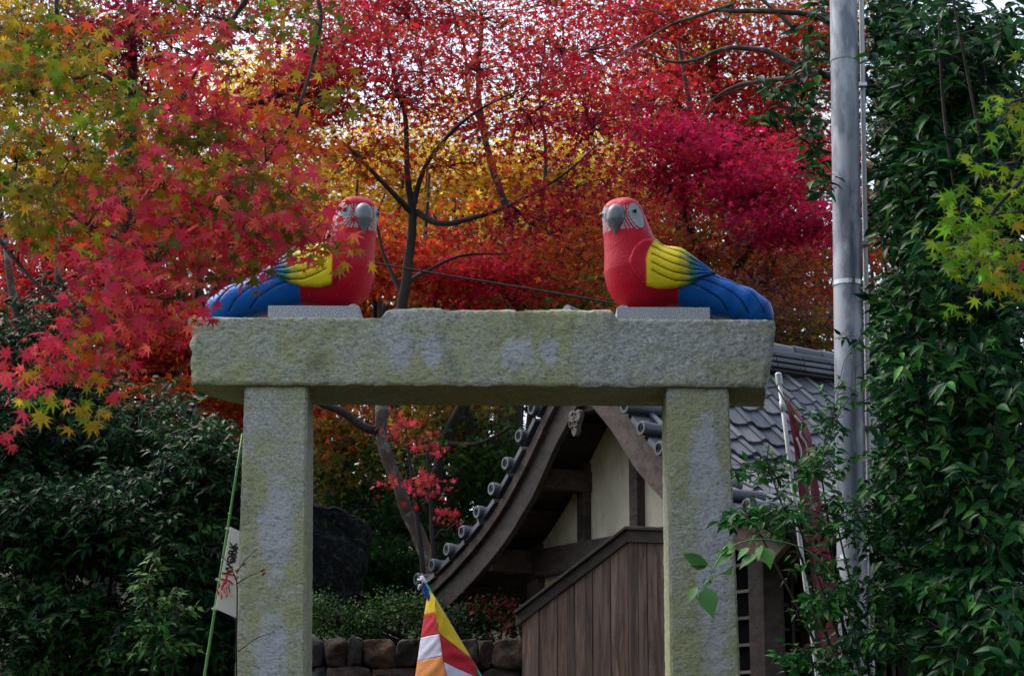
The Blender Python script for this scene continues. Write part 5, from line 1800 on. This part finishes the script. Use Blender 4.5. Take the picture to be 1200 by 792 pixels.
shrub('evergreen_bush', 'dense dark evergreen bush below the overhanging maple branch', 13.0, 90,
      [(40, 620, 13, 95, 65, .7, 3400, [('dk', 3), ('cam', 1)]), (140, 610, 13, 80, 60, .7, 3000, [('dk', 2), ('cam', 1)]), (60, 740, 12.8, 100, 70, .7, 3400, [('dk', 2), ('dk2', 1)]), (0, 500, 13.2, 50, 60, .6, 1400, 'dk'), (10, 560, 13.3, 60, 60, .5, 1400, 'dk')],
      OVAL, 0.070, 'glossy_leaf', boost=1.3, singles=300, per=9, spray=.26, spread=(.10, .10, .07))
shrub('evergreen_bush', 'dense dark evergreen bush behind the bamboo stake and pillar', 12.9, 215,
      [(235, 560, 13.1, 55, 60, .6, 2200, [('dk', 2), ('cam', 1)]), (210, 650, 12.9, 70, 60, .6, 3000, [('dk', 2), ('dk2', 1)]), (250, 520, 13.2, 35, 30, .5, 500, [('cam', 1), ('dk2', 1)]), (190, 760, 12.7, 80, 60, .6, 2600, [('dk2', 2), ('dk', 1)]), (255, 730, 12.8, 40, 70, .5, 1600, 'dk'), (300, 620, 13.3, 50, 80, .5, 1600, 'dk')],
      OVAL, 0.066, 'glossy_leaf', boost=1.3, singles=300, per=9, spray=.26, spread=(.09, .09, .06))
shrub('sapling', 'slim light green sapling standing before the dark evergreen bush', 12.0, 190,
      [(172, 690, 12, 10, 30, .15, 90, [('grn', 2), ('bright', 1)]), (205, 700, 12, 18, 30, .2, 150, [('grn', 2), ('bright', 1)]), (190, 750, 12, 30, 35, .2, 260, [('grn', 1), ('bright', 2)]), (180, 660, 12, 8, 20, .1, 40, 'grn')], OVAL, 0.06, 'glossy_leaf', singles=150, sr=.012, lmax=.008, per=8, spray=.2, spread=(.05, .05, .06), stems=3)

# ---- camellia at the right, round the steel pole
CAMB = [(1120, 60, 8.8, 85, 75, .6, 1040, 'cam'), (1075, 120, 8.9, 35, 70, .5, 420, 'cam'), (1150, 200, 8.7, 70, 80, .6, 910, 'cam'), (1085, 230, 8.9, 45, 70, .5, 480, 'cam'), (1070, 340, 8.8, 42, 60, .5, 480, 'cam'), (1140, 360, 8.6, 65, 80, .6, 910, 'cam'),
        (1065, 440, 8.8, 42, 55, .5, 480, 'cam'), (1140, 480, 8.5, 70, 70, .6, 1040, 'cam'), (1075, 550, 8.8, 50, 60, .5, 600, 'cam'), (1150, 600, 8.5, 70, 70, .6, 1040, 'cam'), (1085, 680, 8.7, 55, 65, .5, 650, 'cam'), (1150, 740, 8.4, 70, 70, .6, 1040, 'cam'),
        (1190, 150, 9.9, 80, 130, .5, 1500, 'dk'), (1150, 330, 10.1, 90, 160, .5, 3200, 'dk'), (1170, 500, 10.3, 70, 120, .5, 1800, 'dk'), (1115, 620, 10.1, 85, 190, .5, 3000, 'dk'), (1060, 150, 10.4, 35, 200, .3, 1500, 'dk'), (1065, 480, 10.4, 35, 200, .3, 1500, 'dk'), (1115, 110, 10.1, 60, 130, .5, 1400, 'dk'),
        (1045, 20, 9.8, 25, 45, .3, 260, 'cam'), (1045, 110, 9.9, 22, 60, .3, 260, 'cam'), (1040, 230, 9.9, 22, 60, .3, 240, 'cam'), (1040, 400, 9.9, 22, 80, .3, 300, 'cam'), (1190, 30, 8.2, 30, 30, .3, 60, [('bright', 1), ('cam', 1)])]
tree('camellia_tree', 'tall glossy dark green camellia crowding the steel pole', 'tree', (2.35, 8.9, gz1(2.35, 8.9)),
     [[(1160, 900, 9.0, .05), (1150, 700, 9.0, .045), (1130, 500, 9.0, .04), (1120, 300, 9, .03), (1112, 150, 9, .022), (1105, -20, 9, .015)],
      [(1140, 650, 9, .03), (1180, 480, 8.9, .022), (1165, 250, 8.8, .015), (1150, 60, 8.7, .010)], [(1130, 560, 9, .025), (1085, 420, 8.9, .018), (1075, 250, 8.9, .013), (1085, 130, 8.9, .008)],
      [(1125, 260, 8.5, .009), (1106, 130, 8.45, .008), (1100, 20, 8.4, .005)], [(1160, 230, 8.35, .009), (1138, 110, 8.3, .007), (1115, -10, 8.25, .005)]],
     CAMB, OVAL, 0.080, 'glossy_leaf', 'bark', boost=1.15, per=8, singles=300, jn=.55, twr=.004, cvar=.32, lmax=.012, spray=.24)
# camellia sprays reaching past the pole
tree('camellia_tree', 'camellia branch with hanging leaf sprays reaching past the pole towards the pink maple', 'tree', (2.2, 10.4, gz1(2.2, 10.4)),
     [[(1090, 900, 10.4, .06), (1080, 500, 10.4, .05), (1060, 250, 10.4, .04), (1030, 120, 10.3, .03), (990, 80, 10.2, .02), (955, 70, 10.1, .012), (930, 85, 10.0, .006)],
      [(1050, 220, 10.4, .02), (1000, 190, 10.2, .014), (960, 175, 10.1, .008), (935, 160, 10, .005)], [(1030, 120, 10.3, .02), (985, 40, 10.2, .012), (955, 20, 10.1, .006)]],
     [(952, 62, 10, 18, 26, .2, 60, 'cam'), (945, 105, 10, 20, 20, .2, 60, 'cam'), (905, 105, 9.95, 16, 10, .15, 26, [('cam', 2), ('bright', 1)]), (955, 150, 10, 14, 25, .2, 50, 'cam'), (950, 195, 10, 14, 16, .15, 34, 'cam'), (925, 130, 10, 14, 12, .2, 24, 'cam'), (895, 138, 9.95, 10, 6, .1, 12, 'cam'), (962, 215, 9.4, 10, 20, .15, 30, 'cam'), (955, 20, 10.1, 20, 20, .2, 40, 'cam')],
     OVAL, 0.088, 'glossy_leaf', 'lichen_bark', per=6, singles=300, twr=.004, cvar=.3, lmax=.008, spray=.17)
shrub('camellia_bush', 'small-leaved camellia bush spreading in front of the banner and pole', 8.9, 1010,
      [(960, 540, 8.9, 32, 18, .3, 130, 'bright'), (900, 545, 8.9, 38, 12, .25, 100, 'bright'), (880, 605, 8.85, 35, 12, .25, 130, 'bright'), (930, 600, 8.8, 42, 16, .3, 150, [('bright', 2), ('cam', 1)]), (980, 610, 8.8, 28, 28, .3, 170, [('bright', 1), ('cam', 1)]), (960, 660, 8.9, 30, 12, .3, 80, [('bright', 1), ('cam', 1)]),
       (1000, 700, 8.8, 40, 26, .3, 190, [('bright', 1), ('cam', 1)]), (950, 710, 8.85, 30, 14, .25, 110, 'bright'), (985, 765, 8.8, 45, 26, .3, 190, [('cam', 1), ('bright', 1)]), (1030, 600, 8.7, 30, 50, .3, 260, [('cam', 2), ('bright', 1)]), (1030, 740, 8.6, 35, 50, .3, 260, 'cam'), (975, 490, 8.95, 22, 18, .2, 80, 'bright'), (930, 765, 8.9, 20, 14, .2, 60, 'bright'),
       (1035, 390, 8.8, 18, 30, .3, 80, 'cam'), (1000, 400, 8.9, 14, 18, .2, 26, 'cam'), (985, 455, 8.9, 16, 12, .2, 26, 'bright')],
      OVAL, 0.055, 'glossy_leaf', singles=300, per=9, stems=6, twr=.003, sr=.012, lmax=.006, spray=.19)
tree('broadleaf_sprig', 'bright broad-leaved sprig reaching across the mossy pillar', 'plant', (1.55, 8.9, gz1(1.55, 8.9)),
     [[(1010, 940, 8.9, .008), (1005, 760, 8.8, .006), (965, 660, 8.7, .004), (900, 632, 8.6, .003), (850, 645, 8.55, .0025), (826, 690, 8.5, .0015)]],
     [(888, 640, 8.58, 5, 4, .04, 3, 'fresh'), (855, 650, 8.55, 5, 4, .03, 2, [('fresh', 1), ('bright', 1)]), (836, 668, 8.5, 4, 5, .03, 2, 'fresh'), (822, 688, 8.5, 3, 4, .03, 2, 'fresh')],
     OVAL_W, 0.088, 'dull_leaf', 'bamboo_green', per=2, singles=40, spread=(.02, .02, .02), nb=(-.3, -.7, .5), tb=(-.55, 0, -.6), jn=.3, jt=.35, twr=.0015, lmax=.002, lnoise=.01)

# bare lichened branches behind the pole
bt = thing('cherry_tree', 'bare cherry limbs crusted with pale lichen reaching left behind the pole', 'tree', (2.9, 12.2, gz1(2.9, 12.2)))
Y = 12.2
lines = [[(1130, 900, Y, 0.0806), (1110, 500, Y, 0.0744), (1090, 250, Y, 0.0620), (1050, 120, Y, 0.0434), (1000, 95, Y, 0.0310), (950, 85, Y, 0.0248)],
         [(1000, 60, Y, 0.0310), (963, 22, Y, 0.0217), (913, 14, Y, 0.0198), (860, 13, Y, 0.0155), (835, 12, Y, 0.0112)],
         [(950, 85, Y, 0.0217), (915, 68, Y, 0.0205), (898, 60, Y, 0.0186), (860, 56, Y, 0.0161), (835, 62, Y, 0.0136), (818, 70, Y, 0.0124), (790, 73, Y, 0.0099), (770, 67, Y, 0.0074), (748, 58, Y, 0.0050)],
         [(960, 88, Y, 0.0186), (920, 92, Y, 0.0161), (885, 97, Y, 0.0149), (860, 102, Y, 0.0112), (835, 118, Y, 0.0081), (820, 142, Y, 0.0043)],
         [(935, 38, Y, 0.0155), (915, 20, Y, 0.0136), (893, 0, Y, 0.0124), (870, -20, Y, 0.0112)],
         [(860, 5, Y, 0.0136), (830, 15, Y, 0.0124), (790, 28, Y, 0.0099), (750, 50, Y, 0.0068), (715, 72, Y, 0.0050), (700, 84, Y, 0.0031)],
         [(790, 28, Y, 0.0062), (770, 15, Y, 0.0056), (745, 10, Y, 0.0037), (720, 15, Y, 0.0025)],
         [(866, 56, Y, 0.0074), (858, 35, Y, 0.0050), (850, 20, Y, 0.0031)], [(818, 70, Y, 0.0056), (800, 60, Y, 0.0043), (775, 58, Y, 0.0025)], [(885, 97, Y, 0.0062), (850, 110, Y, 0.0050), (828, 112, Y, 0.0031)]]
limbs(lines, bt, M['lichen_bark'])

# ---- overhanging maple in front of the gate (left) and maple sprig (right)
FB = []
def fb(px, py, Y, rx, ry, n, pal, dep=.35):
    FB.append((px, py, Y, rx, ry, dep, n, pal))
GO = [('gold', 3), ('lime', 1.6), ('olive', 1.6), ('orng', .5)]
CO = [('coral', 4.2), ('red', 1.0), ('olive', .8), ('orng', .8), ('gold', .3)]
for a in [(20, 40, 6.6, 50, 40, 130), (80, 30, 6.6, 45, 35, 110), (40, 110, 6.4, 55, 45, 170), (110, 100, 6.5, 45, 45, 130), (20, 190, 6.3, 45, 45, 150), (90, 180, 6.4, 55, 40, 150), (60, 250, 6.2, 55, 35, 110), (140, 160, 6.6, 40, 35, 80), (20, 270, 6.1, 35, 20, 50), (130, 230, 6.5, 40, 25, 60)]:
    fb(*a, GO)
for a in [(240, 20, 6.9, 40, 25, 60), (300, 40, 6.9, 40, 25, 50), (350, 20, 6.9, 40, 22, 50), (385, 45, 6.9, 25, 35, 34)]:
    fb(*a, [('olive', 2), ('coral', 1.4), ('lime', 1)])
for a in [(200, 55, 6.8, 40, 25, 90), (215, 120, 6.7, 50, 28, 130), (265, 75, 6.8, 40, 28, 70), (250, 150, 6.7, 55, 25, 140), (190, 160, 6.7, 40, 22, 90), (310, 165, 6.7, 55, 22, 110), (355, 180, 6.7, 35, 16, 50), (330, 110, 6.8, 40, 25, 50),
          (190, 215, 6.6, 60, 22, 130), (270, 225, 6.6, 60, 20, 150), (340, 225, 6.6, 35, 14, 60), (150, 260, 6.4, 50, 24, 110), (225, 265, 6.5, 55, 20, 140), (300, 275, 6.5, 50, 16, 110), (365, 277, 6.5, 32, 12, 60), (400, 285, 6.5, 18, 10, 30),
          (180, 310, 6.3, 60, 22, 140), (250, 305, 6.4, 45, 16, 70), (130, 340, 6.2, 50, 24, 110), (195, 350, 6.3, 45, 20, 100), (110, 380, 6.1, 40, 20, 70), (165, 375, 6.2, 40, 14, 60), (70, 405, 6.0, 35, 20, 65), (30, 430, 5.9, 28, 16, 44), (100, 415, 6.0, 30, 12, 34)]:
    fb(*a, CO)
for a in [(240, 190, 6.8, 90, 22, 120), (160, 290, 6.6, 60, 25, 80), (330, 255, 6.7, 50, 18, 60), (290, 320, 6.5, 25, 10, 20), (230, 245, 6.7, 90, 20, 80), (400, 150, 6.6, 14, 10, 7), (405, 110, 6.7, 20, 20, 10)]:
    fb(*a, [('olive', 3), ('lime', 1), ('gold', 1)])
for a in [(85, 455, 6.0, 22, 16, 16), (110, 440, 6.0, 22, 12, 14), (130, 430, 6.1, 14, 8, 7), (40, 460, 5.95, 16, 10, 7), (97, 490, 6.0, 10, 6, 4)]:
    fb(*a, [('gold', 2), ('orng', 1), ('lime', .5)])
fb(18, 512, 5.9, 12, 8, 4, 'coral')
Y = 6.7
tree('maple_tree', 'overhanging maple with coral-red and gold leaves in front of the parrot', 'tree', (-3.4, 6.6, gz1(-3.4, 6.6)),
     [[(-560, 1400, Y, .16), (-520, 700, Y, .14), (-420, 250, Y, .11), (-260, -20, Y, .08), (-60, -110, Y, .05), (100, -120, Y + .1, .03), (230, -60, Y + .2, .02), (290, -20, Y + .2, .014), (275, 20, 6.9, .010), (245, 60, 6.8, .007), (215, 110, 6.8, .004)],
      [(200, -80, Y + .2, .016), (320, -60, 7.0, .012), (372, 0, 6.95, .010), (370, 60, 6.9, .009), (352, 120, 6.8, .007), (345, 140, 6.8, .006), (318, 180, 6.8, .005), (295, 210, 6.7, .003)],
      [(-60, -110, Y, .03), (60, -60, 6.7, .014), (66, 10, 6.6, .009), (70, 60, 6.6, .006), (95, 110, 6.5, .003)],
      [(-420, 250, Y, .05), (-200, 190, 6.5, .028), (-60, 190, 6.4, .016), (60, 240, 6.4, .009), (150, 285, 6.4, .006), (230, 285, 6.4, .003)],
      [(-100, 190, 6.45, .016), (-20, 260, 6.3, .010), (40, 330, 6.2, .007), (90, 375, 6.1, .004), (60, 410, 6.0, .002)],
      [(-100, 190, 6.45, .012), (-30, 130, 6.5, .008), (20, 85, 6.5, .006), (60, 40, 6.6, .003)]],
     [b[:6] + (int(b[6] * 1.25 + .5),) + b[7:] for b in FB], LEAF7, 0.037, 'bright_leaf', 'bark', per=8, singles=300, nb=(0.05, -.75, .45), tb=(-.15, -.1, -.85), spread=(.055, .05, .03), jn=.42, jt=.42, twr=.0022, cvar=.16, lmax=.005, lnoise=.02)
SB = []
for a in [(1180, 130, 6.3, 22, 28, 34), (1190, 190, 6.2, 25, 30, 40), (1160, 215, 6.2, 20, 22, 26), (1185, 250, 6.1, 30, 30, 44), (1140, 240, 6.1, 22, 18, 24), (1125, 280, 6.1, 26, 20, 30), (1165, 290, 6.0, 32, 26, 46), (1110, 305, 6.05, 16, 14, 14), (1190, 320, 6.0, 22, 18, 22), (1140, 320, 6.0, 30, 16, 26), (1145, 350, 6.0, 18, 8, 8), (1200, 110, 6.3, 20, 20, 16)]:
    SB.append((a[0], a[1], a[2], a[3], a[4], .22, a[5], [('lime', 9), ('gold', 1.3), ('orng', .12)]))
SB.append((1180, 338, 5.95, 16, 8, .1, 7, 'coral'))
tree('maple_tree', 'lime-green maple spray tipped with orange in front of the camellia', 'tree', (2.9, 6.3, gz1(2.9, 6.3)),
     [[(1700, 1300, 6.3, .1), (1650, 600, 6.3, .08), (1500, 250, 6.3, .05), (1330, 160, 6.25, .025), (1240, 180, 6.2, .014), (1180, 230, 6.15, .008), (1140, 280, 6.1, .004)], [(1330, 160, 6.25, .016), (1240, 110, 6.3, .01), (1185, 120, 6.3, .004)]],
     [b[:6] + (int(b[6] * 1.2 + .5),) + b[7:] for b in SB], LEAF7, 0.038, 'bright_leaf', 'bark', per=7, singles=300, nb=(-.05, -.75, .45), tb=(-.05, -.1, -.85), spread=(.05, .045, .035), jn=.42, jt=.45, twr=.0022, cvar=.16, lmax=.005, lnoise=.02)
